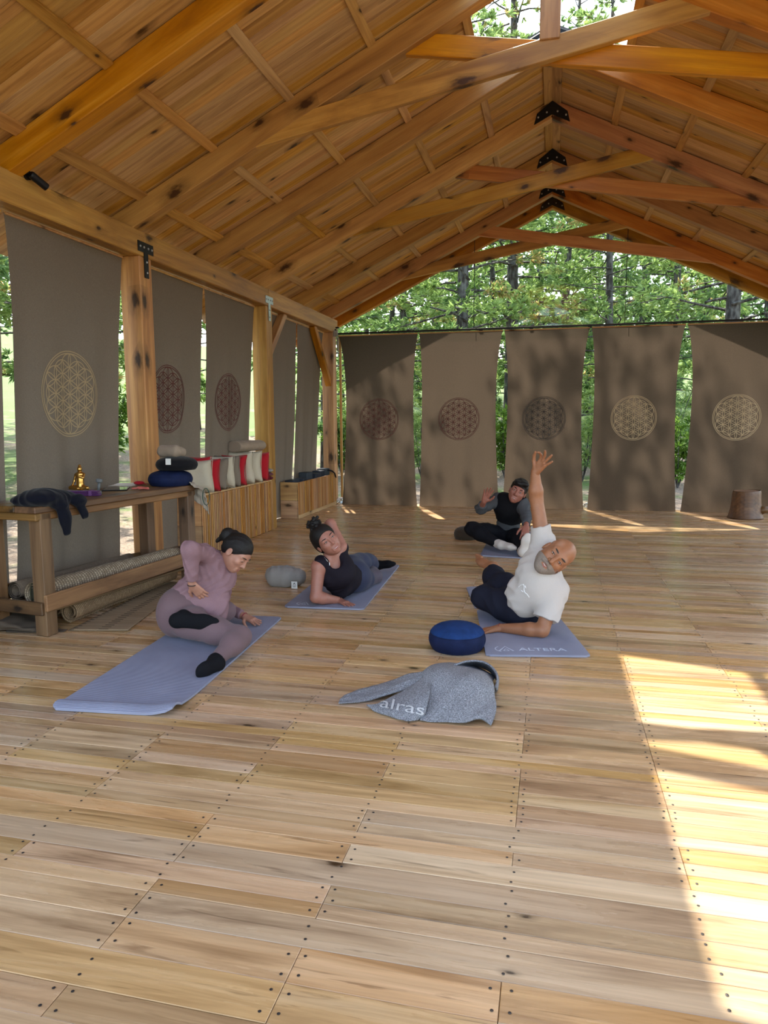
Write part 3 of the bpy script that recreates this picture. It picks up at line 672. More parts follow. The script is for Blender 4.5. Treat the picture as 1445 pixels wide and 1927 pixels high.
shr = [(0, px_x(640, 18), 18.0, 1.0, 'green shrub outside the left back corner'), (1, px_x(795, 17.5), 17.5, 1.0, 'young pine in the gap between first and second back curtains'), (0, px_x(955, 18.5), 18.5, 1.1, 'green shrub in the gap before the dark-rosette curtain'),
 (1, px_x(1105, 18), 18, .95, 'young pine in the gap right of the dark-rosette curtain'), (0, px_x(1290, 17), 17.0, 1.0, 'bright shrub in the rightmost back curtain gap'), (1, px_x(1275, 21), 21, 1.2, 'taller young pine behind the rightmost gap'), (1, px_x(900, 21), 21, 1.2, 'young pine behind the back curtains'),
 (2, -8.3, 5.3, 1.0, 'low grass clump outside the far left gap'), (1, -12, 6.6, 1.1, 'young pine outside the far left gap'), (2, -8.8, 8.4, 1.1, 'low green shrub outside beside the first post'), (0, -11, 10.4, 1.0, 'green shrub outside between side curtains'), (0, -10.5, 13.8, 1.0, 'green shrub outside by the second post'), (2, -8.2, 14.4, 1.2, 'low shrub outside the left back corner'), (0, -11.5, 17, 1.2, 'broad shrub far outside the corner post'), (1, -15, 10.5, 1.4, 'young pine far beyond the side curtains'), (1, -13.2, 8.6, 1.2, 'young pine behind the gap beside the first post'), (1, -14.2, 12.6, 1.3, 'young pine behind the gap between side curtains'), (1, -13.6, 18.8, 1.4, 'young pine behind the corner post gap'), (1, -16, 5.0, 1.3, 'young pine behind the far left gap')]
seen = set()
for i, (k, x, y, s, lab) in enumerate(shr):
    root = empty('forest_shrub', (x, y, ground_h(x, y) - .03), i*1.3); root.scale = (s, s, s); tag(root, lab, 'shrub', 'shrubs outside')
    for o in SM[k]:
        c = o if k not in seen else o.copy()
        if k in seen: COL.objects.link(c)
        c.parent = root
    seen.add(k)
# ------------------------------------------------------------------ organic shapes: blended solids turned into one surface
def V3(*a): return np.array(a[0] if len(a) == 1 else a, dtype=np.float64)
def unit(v): v = np.asarray(v, float); return v/np.linalg.norm(v)
class Solid:
    def __init__(s): s.p = []
    def cone(s, a, b, ra, rb, k=0.02, op='add', side=None, flat=1.0, cut=(False, False)):
        s.p.append(('cone', V3(a), V3(b), ra, rb, k, op, None if side is None else unit(side), flat, cut)); return s
    def ball(s, c, r, k=0.02, op='add'): return s.ell(c, np.eye(3), (r, r, r), k, op)
    def ell(s, c, R, rad, k=0.02, op='add'):
        s.p.append(('ell', V3(c), np.asarray(R, float), V3(rad), k, op)); return s
    def clip(s, pt, n): s.p.append(('clip', V3(pt), unit(n))); return s
    def box3(s):
        lo = np.full(3, 1e9); hi = -lo
        for q in s.p:
            if q[0] == 'cone' and q[6] == 'add':
                r = max(q[3], q[4])*max(1, q[8]); lo = np.minimum(lo, np.minimum(q[1], q[2]) - r); hi = np.maximum(hi, np.maximum(q[1], q[2]) + r)
            elif q[0] == 'ell' and q[5] == 'add':
                r = q[3].max(); lo = np.minimum(lo, q[1] - r); hi = np.maximum(hi, q[1] + r)
        return lo, hi
    def mesh(s, res):
        lo, hi = s.box3(); lo = lo - 4*res; hi = hi + 4*res
        n = np.ceil((hi - lo)/res).astype(int) + 1
        F = np.full(n, 1.0, np.float32)
        ax = [lo[i] + res*np.arange(n[i]) for i in range(3)]
        for q in s.p:
            if q[0] == 'clip':
                d = ((ax[0] - q[1][0])*q[2][0])[:, None, None] + ((ax[1] - q[1][1])*q[2][1])[None, :, None] + ((ax[2] - q[1][2])*q[2][2])[None, None, :]
                F = np.maximum(F, d.astype(np.float32)); continue
            if q[0] == 'cone':
                k, op = q[5], q[6]; r = max(q[3], q[4])*max(1, q[8]); blo = np.minimum(q[1], q[2]) - r; bhi = np.maximum(q[1], q[2]) + r
            else:
                k, op = q[4], q[5]; r = q[3].max(); blo = q[1] - r; bhi = q[1] + r
            m = k + 4*res
            i0 = np.maximum(0, np.floor((blo - m - lo)/res).astype(int)); i1 = np.minimum(n, np.ceil((bhi + m - lo)/res).astype(int) + 1)
            if (i1 <= i0).any(): continue
            sl = tuple(slice(i0[i], i1[i]) for i in range(3))
            X = ax[0][sl[0]][:, None, None]; Y = ax[1][sl[1]][None, :, None]; Z = ax[2][sl[2]][None, None, :]
            if q[0] == 'cone':
                a, b, ra, rb, _, _, side, flat, cut = q[1:]
                ab = b - a; L2 = max(1e-12, ab @ ab)
                px, py, pz = X - a[0], Y - a[1], Z - a[2]
                t0 = (px*ab[0] + py*ab[1] + pz*ab[2])/L2; t = np.clip(t0, 0, 1)
                qx, qy, qz = px - ab[0]*t, py - ab[1]*t, pz - ab[2]*t
                if side is not None:
                    dn = (qx*side[0] + qy*side[1] + qz*side[2])*(1/flat - 1)
                    qx, qy, qz = qx + side[0]*dn, qy + side[1]*dn, qz + side[2]*dn
                d = np.sqrt(qx*qx + qy*qy + qz*qz) - (ra + (rb - ra)*t)
                if side is not None: d = d*min(1.0, flat)
                L = math.sqrt(L2)
                if cut[0]: d = np.maximum(d, -t0*L)
                if cut[1]: d = np.maximum(d, (t0 - 1)*L)
            else:
                c, R, rad = q[1], q[2], q[3]
                px, py, pz = X - c[0], Y - c[1], Z - c[2]
                u = [(px*R[0, i] + py*R[1, i] + pz*R[2, i]) for i in range(3)]
                k0 = np.sqrt((u[0]/rad[0])**2 + (u[1]/rad[1])**2 + (u[2]/rad[2])**2); k1 = np.sqrt((u[0]/rad[0]**2)**2 + (u[1]/rad[1]**2)**2 + (u[2]/rad[2]**2)**2)
                d = k0*(k0 - 1)/np.maximum(k1, 1e-9)
            d = d.astype(np.float32); G = F[sl]
            if op == 'add':
                h = np.maximum(k - np.abs(G - d), 0)/k; F[sl] = np.minimum(G, d) - h*h*k*0.25
            else:
                d = -d; h = np.maximum(k - np.abs(G - d), 0)/k; F[sl] = np.maximum(G, d) + h*h*k*0.25
        return surface_nets(F, lo, res)
def surface_nets(F, lo, res):
    ins = F < 0
    nx, ny, nz = F.shape
    c = np.zeros((nx-1, ny-1, nz-1), np.int8)
    for dx in (0, 1):
        for dy in (0, 1):
            for dz in (0, 1): c += ins[dx:nx-1+dx, dy:ny-1+dy, dz:nz-1+dz]
    act = (c > 0) & (c < 8); idx = np.argwhere(act)
    if len(idx) == 0: return np.zeros((0, 3)), np.zeros((0, 4), int)
    vid = np.full(act.shape, -1, np.int64); vid[act] = np.arange(len(idx))
    corners = np.array([(i, j, k) for i in (0, 1) for j in (0, 1) for k in (0, 1)])
    vals = np.stack([F[idx[:, 0]+o[0], idx[:, 1]+o[1], idx[:, 2]+o[2]] for o in corners], 1)
    acc = np.zeros((len(idx), 3)); cnt = np.zeros(len(idx))
    for a in range(8):
        for b in range(a+1, 8):
            if np.abs(corners[a] - corners[b]).sum() != 1: continue
            va, vb = vals[:, a], vals[:, b]; m = (va < 0) != (vb < 0)
            t = va[m]/(va[m] - vb[m]); acc[m] += corners[a] + (corners[b] - corners[a])*t[:, None]; cnt[m] += 1
    V = (idx + acc/cnt[:, None])*res + lo
    Q = []
    for axd in range(3):
        sl0 = [slice(1, s-1) for s in F.shape]; sl1 = list(sl0)
        sl0[axd] = slice(0, F.shape[axd]-1); sl1[axd] = slice(1, F.shape[axd])
        A = ins[tuple(sl0)]; B = ins[tuple(sl1)]; e = np.argwhere(A != B)
        if len(e) == 0: continue
        flip = A[e[:, 0], e[:, 1], e[:, 2]]
        off = np.ones(3, int); off[axd] = 0; e = e + off
        u, v = [(1, 2), (2, 0), (0, 1)][axd]
        eu = np.zeros(3, int); eu[u] = 1; ev = np.zeros(3, int); ev[v] = 1
        g = lambda q: vid[q[:, 0], q[:, 1], q[:, 2]]
        q = np.stack([g(e - eu - ev), g(e - ev), g(e), g(e - eu)], 1)
        q[~flip] = q[~flip][:, ::-1]; Q.append(q)
    Q = np.concatenate(Q); Q = Q[(Q >= 0).all(1)]
    return V, Q
def organic(name, parts, mat, parent, base, wrinkle=None):
    """parts: list of (Solid, resolution); joined into one mesh under parent whose origin is base"""
    Vs = []; Fs = []; o = 0
    for s, r in parts:
        V, Q = s.mesh(r); Vs.append(V); Fs.append(Q + o); o += len(V)
    V = np.concatenate(Vs); Q = np.concatenate(Fs)
    if wrinkle is not None: V = wrinkle(V)
    V = V - np.asarray(base)
    me = bpy.data.meshes.new(name)
    me.vertices.add(len(V)); me.vertices.foreach_set('co', V.astype(np.float32).ravel())
    me.loops.add(len(Q)*4); me.loops.foreach_set('vertex_index', Q.astype(np.int32).ravel())
    me.polygons.add(len(Q)); me.polygons.foreach_set('loop_start', np.arange(0, len(Q)*4, 4, dtype=np.int32))
    me.polygons.foreach_set('use_smooth', np.ones(len(Q), bool))
    me.materials.append(mat); me.update(calc_edges=True); me.validate()
    return link(bpy.data.objects.new(name, me), parent)
def sin_wrinkle(amp, waves, seed=0):
    """cloth folds: soft ridges along wandering directions; moves points slightly in or out"""
    r = np.random.RandomState(seed); ws = []
    for d, f in waves: ws.append((unit(d), f, r.uniform(0, 6.28), unit(r.normal(size=3)), unit(r.normal(size=3)), r.uniform(0, 6.28)))
    def fn(V):
        s = np.zeros(len(V)); w = r.uniform(0, 6, 3)
        for d, f, ph, e, g, p2 in ws:
            t = (V @ d)*f + ph + 1.9*np.sin((V @ e)*f*.30 + w[0]); env = np.clip(.5 + .8*np.sin((V @ g)*11 + p2), 0, 1)
            s += (1 - 2*np.sqrt(np.sin(.5*t)**2 + .09))*env
        s /= math.sqrt(len(ws)); c = V.mean(0); out = unit_rows(V - c)
        return V + out*(amp*s)[:, None]
    return fn
def onto(targets, px, py, lift=0.003):
    """point on the first of the given meshes seen at a pixel, lifted off its surface; None where nothing is hit"""
    from mathutils.bvhtree import BVHTree
    best = None; d = Vector(ray(px, py)).normalized(); o0 = Vector((0, 0, EYE))
    for t in targets:
        if 'tree' not in BV.setdefault(t.name, {}):
            M_ = Matrix.Translation(t.parent.location) if t.parent else Matrix.Identity(4)
            BV[t.name]['tree'] = BVHTree.FromPolygons([M_ @ v.co for v in t.data.vertices], [tuple(p.vertices) for p in t.data.polygons])
        h, n, i, dist = BV[t.name]['tree'].ray_cast(o0, d)
        if h is not None and (best is None or dist < best[1]):
            if n.dot(d) > 0: n = -n
            best = (h + n*lift, dist)
    return None if best is None else best[0]
BV = {}
def unit_rows(a): return a/np.maximum(1e-9, np.linalg.norm(a, axis=1))[:, None]
def cv(r, u, t): return unit(RC @ np.array([r, -u, -t]))     # right / up / towards the viewer, as a world direction
def frame(fwd, up):
    z = unit(up); y = unit(fwd); y = unit(y - z*(y @ z)); x = np.cross(y, z); return np.stack([x, y, z], 1)   # columns: left-to-right of the viewer of the face, forward, up
def joints(P): return {k: np.array(on_y(*v) if len(v) == 3 else on_z(v[0], v[1], v[3])) for k, v in P.items()}

def hand(S, wr, kn, back, thumb, size=1.0, spread=0.10, curl=(10, 15, 10), tcurl=0.3, fingers=None):
    """palm and five fingers; wr wrist, kn direction point, back: back-of-hand direction, thumb: direction on the thumb's side"""
    d = unit(kn - wr); n = unit(back); n = unit(n - d*(n @ d)); s = np.cross(d, n)
    if s @ np.asarray(thumb) < 0: s = -s
    z = size
    lens = [0.070, 0.079, 0.073, 0.057]; offs = [0.027, 0.009, -0.009, -0.026]; kl = [0.088, 0.092, 0.087, 0.079]
    S.cone(wr, wr + d*.03*z, .022*z, .024*z, .012, side=n, flat=.72)
    for i in range(4):
        b0 = wr + d*.012*z + s*offs[i]*.62*z; k = wr + d*kl[i]*z + s*offs[i]*z + n*(.004*z if i in (1, 2) else 0)
        S.cone(b0, k, .0145*z, .0115*z, .010)
    for i in range(4):
        k = wr + d*kl[i]*z + s*offs[i]*z; sp = spread*(1.5 - i); cu = curl if fingers is None else fingers[i]
        dir_ = unit(d + s*sp); p = k; ang = 0; r = [.0098, .0088, .0080, .0066] if i < 3 else [.0088, .0078, .0070, .0058]
        for j, fr in enumerate((.45, .30, .25)):
            ang += math.radians(cu[j]); e = p + (dir_*math.cos(ang) - n*math.sin(ang))*lens[i]*fr*z
            S.cone(p, e, r[j]*z, r[j+1]*z, .003 if j else .006); p = e
    t0 = wr + d*.022*z + s*.020*z - n*.004*z; t1 = t0 + (d*.55 + s*.75 - n*tcurl*.6)*.042*z; t2 = t1 + unit(d*.85 + s*.45 - n*tcurl)*.034*z; t3 = t2 + unit(d*.95 + s*.2 - n*tcurl)*.026*z
    S.cone(t0, t1, .0155*z, .0125*z, .010); S.cone(t1, t2, .0118*z, .0100*z, .004); S.cone(t2, t3, .0100*z, .0078*z, .003)
    return S
def head_solid(c, R, z, nose=1.0, chin=1.0, jaw=1.0, soft=0.0):
    S = Solid(); P = lambda x, y, zz: c + R @ (np.array([x, y, zz])*z)
    E = lambda p, rad, k, op='add': S.ell(P(*p), R, np.array(rad)*z, k*z, op)
    E((0, -.016, .036), (.077, .096, .084), .02)
    E((0, .030, -.030), (.063*jaw, .064, .088), .035)
    E((0, .010, -.050), (.064*jaw, .070, .050), .03)
    E((0, .062, -.094), (.026*chin, .028, .022), .03)
    S.cone(P(-.040, .070 - .004*soft, .022), P(.040, .070 - .004*soft, .022), (.018 - .003*soft)*z, (.018 - .003*soft)*z, .022*z)            # brow
    for sx in (-1, 1):
        E((sx*.040, .062, -.022), (.024, .024, .020), .02)                                # cheek bones
        S.ball(P(sx*.033, .104, .004), .0165*z, .014*z, 'sub')                           # eye sockets
        E((sx*.033, .078, .003), (.0155, .0145, .0115), .004)                            # lids
        E((sx*.080, -.012, -.012), (.009, .020, .031), .006)                             # ears
        S.ell(P(sx*.088, -.006, -.008), R, np.array((.006, .011, .018))*z, .006*z, 'sub')
    S.cone(P(0, .092 - .003*soft, .012), P(0, .112*nose, -.030), (.0095 - .0015*soft)*z, (.0125 - .003*soft)*z, .012*z)           # nose
    for sx in (-1, 1): S.ball(P(sx*(.012 - .002*soft), .098 - .002*soft, -.034), (.0095 - .002*soft)*z, .008*z)
    S.cone(P(-.022, .088, -.066), P(.022, .088, -.066), .0075*z, .0075*z, .010*z)
    S.cone(P(-.020, .087, -.080), P(.020, .087, -.080), .0085*z, .0085*z, .010*z)
    S.cone(P(-.030, .098, -.0725), P(.030, .098, -.0725), .0042*z, .0042*z, .004*z, 'sub')
    return S
def ell_mb(m, c, R, rad, nu=14, nv=9):
    vs = []; fs = []
    for j in range(nv+1):
        ph = math.pi*j/nv
        for i in range(nu):
            th = 2*math.pi*i/nu; q = np.array([rad[0]*math.sin(ph)*math.cos(th), rad[1]*math.sin(ph)*math.sin(th), rad[2]*math.cos(ph)]); vs.append(c + R @ q)
    for j in range(nv):
        for i in range(nu): fs.append((j*nu+i, j*nu+(i+1) % nu, (j+1)*nu+(i+1) % nu, (j+1)*nu+i))
    m.add(vs, fs)
def face_parts(root, base, c, R, z, brow_mat, lip_mat, smile=0.3, brow=1.0, open_eye=1.0, lips=True, teeth=False):
    P = lambda x, y, zz: c + R @ (np.array([x, y, zz])*z) - base
    for sx in (-1, 1):
        m = MB(); ell_mb(m, P(sx*.033, .0815, .0025), R, np.array((.0125, .0125, .0062*open_eye))*z); e = m.build('eye', M['eye_white'], root, smooth=True)
        m = MB(); ell_mb(m, P(sx*.033, .0905, .0030), R, np.array((.0056, .0040, .0052*open_eye))*z, 10, 6); m.build('iris', M['iris'], e, smooth=True)
        m = MB(); m.tube([P(sx*(.033 + q*.0145), .0925 - abs(q)*.004, .0075*open_eye - q*q*.003) for q in (-1, -.5, 0, .5, 1)], [.0012*z, .0019*z, .0022*z, .0019*z, .0012*z], 5); m.build('eyelashes', M['lash'], root)
        m = MB(); m.tube([P(sx*(.016 + .040*q), .0945 - .020*q*q, .0255 + .006*math.sin(q*2.4) - .004*q) for q in (0, .25, .5, .75, 1)], [.0022*z*brow, .0038*z*brow, .0040*z*brow, .0032*z*brow, .0012*z], 6); m.build('eyebrow', brow_mat, root)
    if lips:
        m = MB(); w = .026 + .007*smile
        m.tube([P(w*q, .0968 - .013*q*q, -.0680 + .009*smile*q*q) for q in (-1, -.6, -.2, .2, .6, 1)], [.0008*z, .0026*z, .0034*z, .0034*z, .0026*z, .0008*z], 6)
        m.tube([P(w*q*.92, .0955 - .013*q*q, -.0778 - .002*smile + .014*smile*q*q) for q in (-1, -.6, -.2, .2, .6, 1)], [.0008*z, .0030*z, .0040*z, .0040*z, .0030*z, .0008*z], 6)
        m.build('lips', lip_mat, root, smooth=True)
        if teeth:
            m = MB(); m.tube([P(w*q*.74, .0952 - .012*q*q, -.0728 + .008*smile*q*q) for q in (-1, -.5, 0, .5, 1)], [.0012*z, .0030*z, .0034*z, .0030*z, .0012*z], 6); m.build('teeth', M['teeth'], root, smooth=True)
M['eye_white'] = plain('eye_white', (0.62, 0.58, 0.55), 0.25)
M['teeth'] = plain('teeth', (0.62, 0.58, 0.52), 0.3)
M['iris'] = plain('iris', (0.035, 0.018, 0.01), 0.15)
M['lash'] = plain('lash', (0.012, 0.009, 0.008), 0.7)
def skin(name, col): return plain(name, col, 0.48, noise=0.10, nscale=24, bump=0.05, sss=0.12)
def fabric(name, col, rough=0.85, noise=0.12, sheen=0.0, scale=240, bump=0.25): return plain(name, col, rough, noise=noise, nscale=scale, bump=bump, sheen=sheen, spec=0.12)
M['hair'] = plain('dark_hair', (0.008, 0.006, 0.0055), 0.55, noise=0.5, nscale=120, bump=0.9, spec=0.3)
# ------------------------------------------------------------------ yoga mats
matm, nt, bs, out = new_mat('mat_foam'); L = nt.links.new
tc = N(nt, 'ShaderNodeTexCoord'); wv = N(nt, 'ShaderNodeTexWave', wave_type='BANDS', bands_direction='Y'); wv.inputs['Scale'].default_value = 34.0; wv.inputs['Distortion'].default_value = 0.0; L(tc.outputs['Object'], wv.inputs['Vector'])
no = N(nt, 'ShaderNodeTexNoise', Scale=5.0, Detail=3.0); L(tc.outputs['Object'], no.inputs['Vector'])
rp = ramp(nt, [(0.3, (0.235, 0.25, 0.345)), (0.75, (0.285, 0.30, 0.405))]); L(no.outputs['Fac'], rp.inputs[0]); L(rp.outputs[0], bs.inputs['Base Color']); bs.inputs['Roughness'].default_value = 0.62
bp = N(nt, 'ShaderNodeBump', Strength=0.45, Distance=0.004); L(wv.outputs['Fac'], bp.inputs['Height']); L(bp.outputs[0], bs.inputs['Normal'])
M['mat'] = matm
M['print'] = plain('pale_print', (0.55, 0.60, 0.72), .6)
def flat_poly_obj(name, corners, t, mat, label, cat, group=None, round_=0.03, lift=None, n=40, m=90):
    """foam sheet between four floor corners (near-left, near-right, far-right, far-left) with rounded corners; lift(u, v) raises it"""
    c = [Vector(p) for p in corners]; o0 = c[0].copy(); o0.z = 0
    W = (c[1] - c[0]).length; Ln = (c[3] - c[0]).length
    rz = math.atan2((c[1] - c[0]).y, (c[1] - c[0]).x)
    root = empty(name, (c[0].x, c[0].y, 0.002), rz); tag(root, label, cat, group)
    Mi = Matrix.Rotation(-rz, 4, 'Z')
    cl = [Mi @ (p - o0) for p in c]
    def pt(u, v):
        a = cl[0].lerp(cl[1], u); b = cl[3].lerp(cl[2], u); return a.lerp(b, v)
    vs = []; 
    for k in (0, 1):
        for j in range(m+1):
            v = j/m
            dv = min(v, 1-v)*Ln; ins = 0
            if dv < round_: ins = round_ - math.sqrt(max(0, round_**2 - (round_ - dv)**2))
            for i in range(n+1):
                u = i/n; u2 = (ins/W) + u*(1 - 2*ins/W); p = pt(u2, v); z = (t if k else 0) + (lift(u2, v) if lift else 0); vs.append((p.x, p.y, z))
    K = (n+1)*(m+1); fs = []
    for j in range(m):
        for i in range(n):
            a = j*(n+1)+i; fs.append((K+a, K+a+1, K+a+n+2, K+a+n+1)); fs.append((a, a+n+1, a+n+2, a+1))
    for j in range(m):
        a = j*(n+1); fs.append((a, K+a, K+a+n+1, a+n+1)); a += n; fs.append((a, a+n+1, K+a+n+1, K+a))
    for i in range(n):
        a = i; fs.append((a, a+1, K+a+1, K+a)); a = m*(n+1)+i; fs.append((a, K+a, K+a+1, a+1))
    mesh_obj('foam_sheet', vs, fs, mat, root, smooth=False)
    return root, pt, rz
def text_part(txt, size, mat, parent, loc, rot, name='lettering', ext=0.0004, font_scale_x=1.0):
    cu = bpy.data.curves.new(name, 'FONT'); cu.body = txt; cu.size = size; cu.extrude = ext; cu.align_x = 'LEFT'
    tmp = bpy.data.objects.new('tmp_text', cu); COL.objects.link(tmp); dg = bpy.context.evaluated_depsgraph_get(); me = bpy.data.meshes.new_from_object(tmp.evaluated_get(dg)); bpy.data.objects.remove(tmp)
    me.materials.clear(); me.materials.append(mat); o = bpy.data.objects.new(name, me); link(o, parent); o.location = loc; o.rotation_euler = rot; o.scale = (font_scale_x, 1, 1); return o
FZ = lambda px, py: on_z(px, py, 0.0)
TH = 0.012
A, Bc, Cc, Dc = FZ(95, 1337), FZ(322, 1350), FZ(531, 1164), FZ(404, 1156)
ax = (Cc - Bc).normalized(); Dn = A + ax*(Cc - Bc).length
def curl1(u, v):
    e = v*1.85
    h = 0.0
    if e < .12: h += 0.018*math.sin(math.pi*min(1, (.12 - e)/.12))*1.0
    h += 0.012*math.exp(-((u - 1)/.12)**2)*math.exp(-(e/.18)**2)*2
    return h
mat1, pt1, rz1 = flat_poly_obj('yoga_mat', [A, Bc, Cc, Dn], TH, M['mat'], 'periwinkle yoga mat under the person in mauve, its near end slightly curled', 'yoga mat', 'yoga mats', lift=curl1)
A, Bc, Cc = FZ(534, 1144), FZ(684, 1149), FZ(752, 1065); Dn = A + (Cc - Bc)
mat2, pt2, rz2 = flat_poly_obj('yoga_mat', [A, Bc, Cc, Dn], TH, M['mat'], 'periwinkle yoga mat beside the grey crescent cushion', 'yoga mat', 'yoga mats')
A, Bc = FZ(914, 1236), FZ(1112, 1238); Dn = FZ(897, 1150); axl = (FZ(1050, 1162) - Bc).normalized(); Ln3 = (Dn - A).length
mat3, pt3, rz3 = flat_poly_obj('yoga_mat', [A, Bc, Bc + axl*1.02, Dn], TH, M['mat'], 'periwinkle yoga mat with white lettering under the person in the white t-shirt', 'yoga mat', 'yoga mats', m=50)
A2, B2 = FZ(893, 1146), FZ(1060, 1152); D2 = FZ(877, 1107)
mat3b, _, _ = flat_poly_obj('yoga_mat', [A2, B2, FZ(1010, 1104), D2], TH, M['mat'], 'periwinkle yoga mat behind the lettered mat, below the bare foot', 'yoga mat', 'yoga mats', m=30)
A, Bc = FZ(903, 1047), FZ(985, 1052); Cc = FZ(1003, 1002); Dn = FZ(925, 1006)
mat4, _, _ = flat_poly_obj('yoga_mat', [A, Bc, Cc, Dn], TH, M['mat'], 'periwinkle yoga mat under the seated person at the back', 'yoga mat', 'yoga mats', m=40)
# lettering and emblem on the lettered mat
text_part('ALTERA', 0.078, M['print'], mat3, (0.215, 0.085, TH + .0006), (0, 0, 0), font_scale_x=1.08)
m = MB()
def flat_strip(m, pts, w, z):
    pts = [Vector((p[0], p[1], 0)) for p in pts]; vs = []; n = len(pts)
    for i, p in enumerate(pts):
        t = (pts[min(i+1, n-1)] - pts[max(i-1, 0)]).normalized(); s = Vector((-t.y, t.x, 0))*w/2; vs += [(p.x - s.x, p.y - s.y, z), (p.x + s.x, p.y + s.y, z)]
    m.add(vs, [(2*i, 2*i+1, 2*i+3, 2*i+2) for i in range(n-1)])
def peak_logo(m, x, y, s, z):
    flat_strip(m, [(x + s*.50*math.cos(t), y + s*.50*math.sin(t)) for t in np.linspace(2.2, 4.3, 12)], .007, z); flat_strip(m, [(x - s*.30, y - s*.35), (x + s*.1, y + s*.45), (x + s*.5, y - s*.35)], .011, z); flat_strip(m, [(x - s*.06, y - s*.33), (x + s*.1, y + s*.05), (x + s*.26, y - s*.33)], .009, z); flat_strip(m, [(x - s*.06, y - s*.33), (x + s*.26, y - s*.33)], .007, z)
peak_logo(m, .125, .113, .11, TH + .0008); o = m.build('emblem', M['print'], mat3, fix=False); o['label'] = 'white peak emblem'
m = MB(); peak_logo(m, .13, .10, .10, TH + .0008); o = m.build('emblem', M['print'], mat2, fix=False); o['label'] = 'white peak emblem'
# ------------------------------------------------------------------ people
def leg(S, hip, kn, an, r, inf=0.0, k=0.03, cut_an=False):
    """thigh and calf with taper; r: overall thickness"""
    kd = unit(an - kn)
    S.cone(hip, hip*.45 + kn*.55, .092*r + inf, .074*r + inf, k); S.cone(hip*.45 + kn*.55, kn, .074*r + inf, .056*r + inf, k)
    c = kn + (an - kn)*.33
    S.cone(kn, c, .054*r + inf, .056*r + inf, k); S.cone(c, an, .056*r + inf, .034*r + inf, k, cut=(False, cut_an))
    return S
def arm(S, sh, el, wr, r, inf=0.0, k=0.02):
    S.cone(sh, el, .047*r + inf, .037*r + inf, k); c = el + (wr - el)*.28
    S.cone(el, c, .037*r + inf, .039*r + inf, k); S.cone(c, wr, .039*r + inf, .0245*r + inf, k); return S
def foot(S, an, heel, toe, sole_n, w=1.0, inf=0.0):
    """sole_n points out of the sole"""
    n = unit(sole_n); d = unit(toe - heel); n = unit(n - d*(n @ d)); sd = np.cross(d, n)
    L = np.linalg.norm(toe - heel)
    S.ball(heel, .034*w + inf, .02); S.cone(an, heel, .036*w + inf, .034*w + inf, .02)
    S.cone(an, heel + d*L*.62 - n*.004, .034*w + inf, .030*w + inf, .03)
    S.cone(heel - n*-.002, heel + d*L*.68, .030*w + inf, .040*w + inf, .025, side=n, flat=.62)
    S.cone(heel + d*L*.68, toe - d*.02, .040*w + inf, .030*w + inf, .02, side=n, flat=.55)
    return S

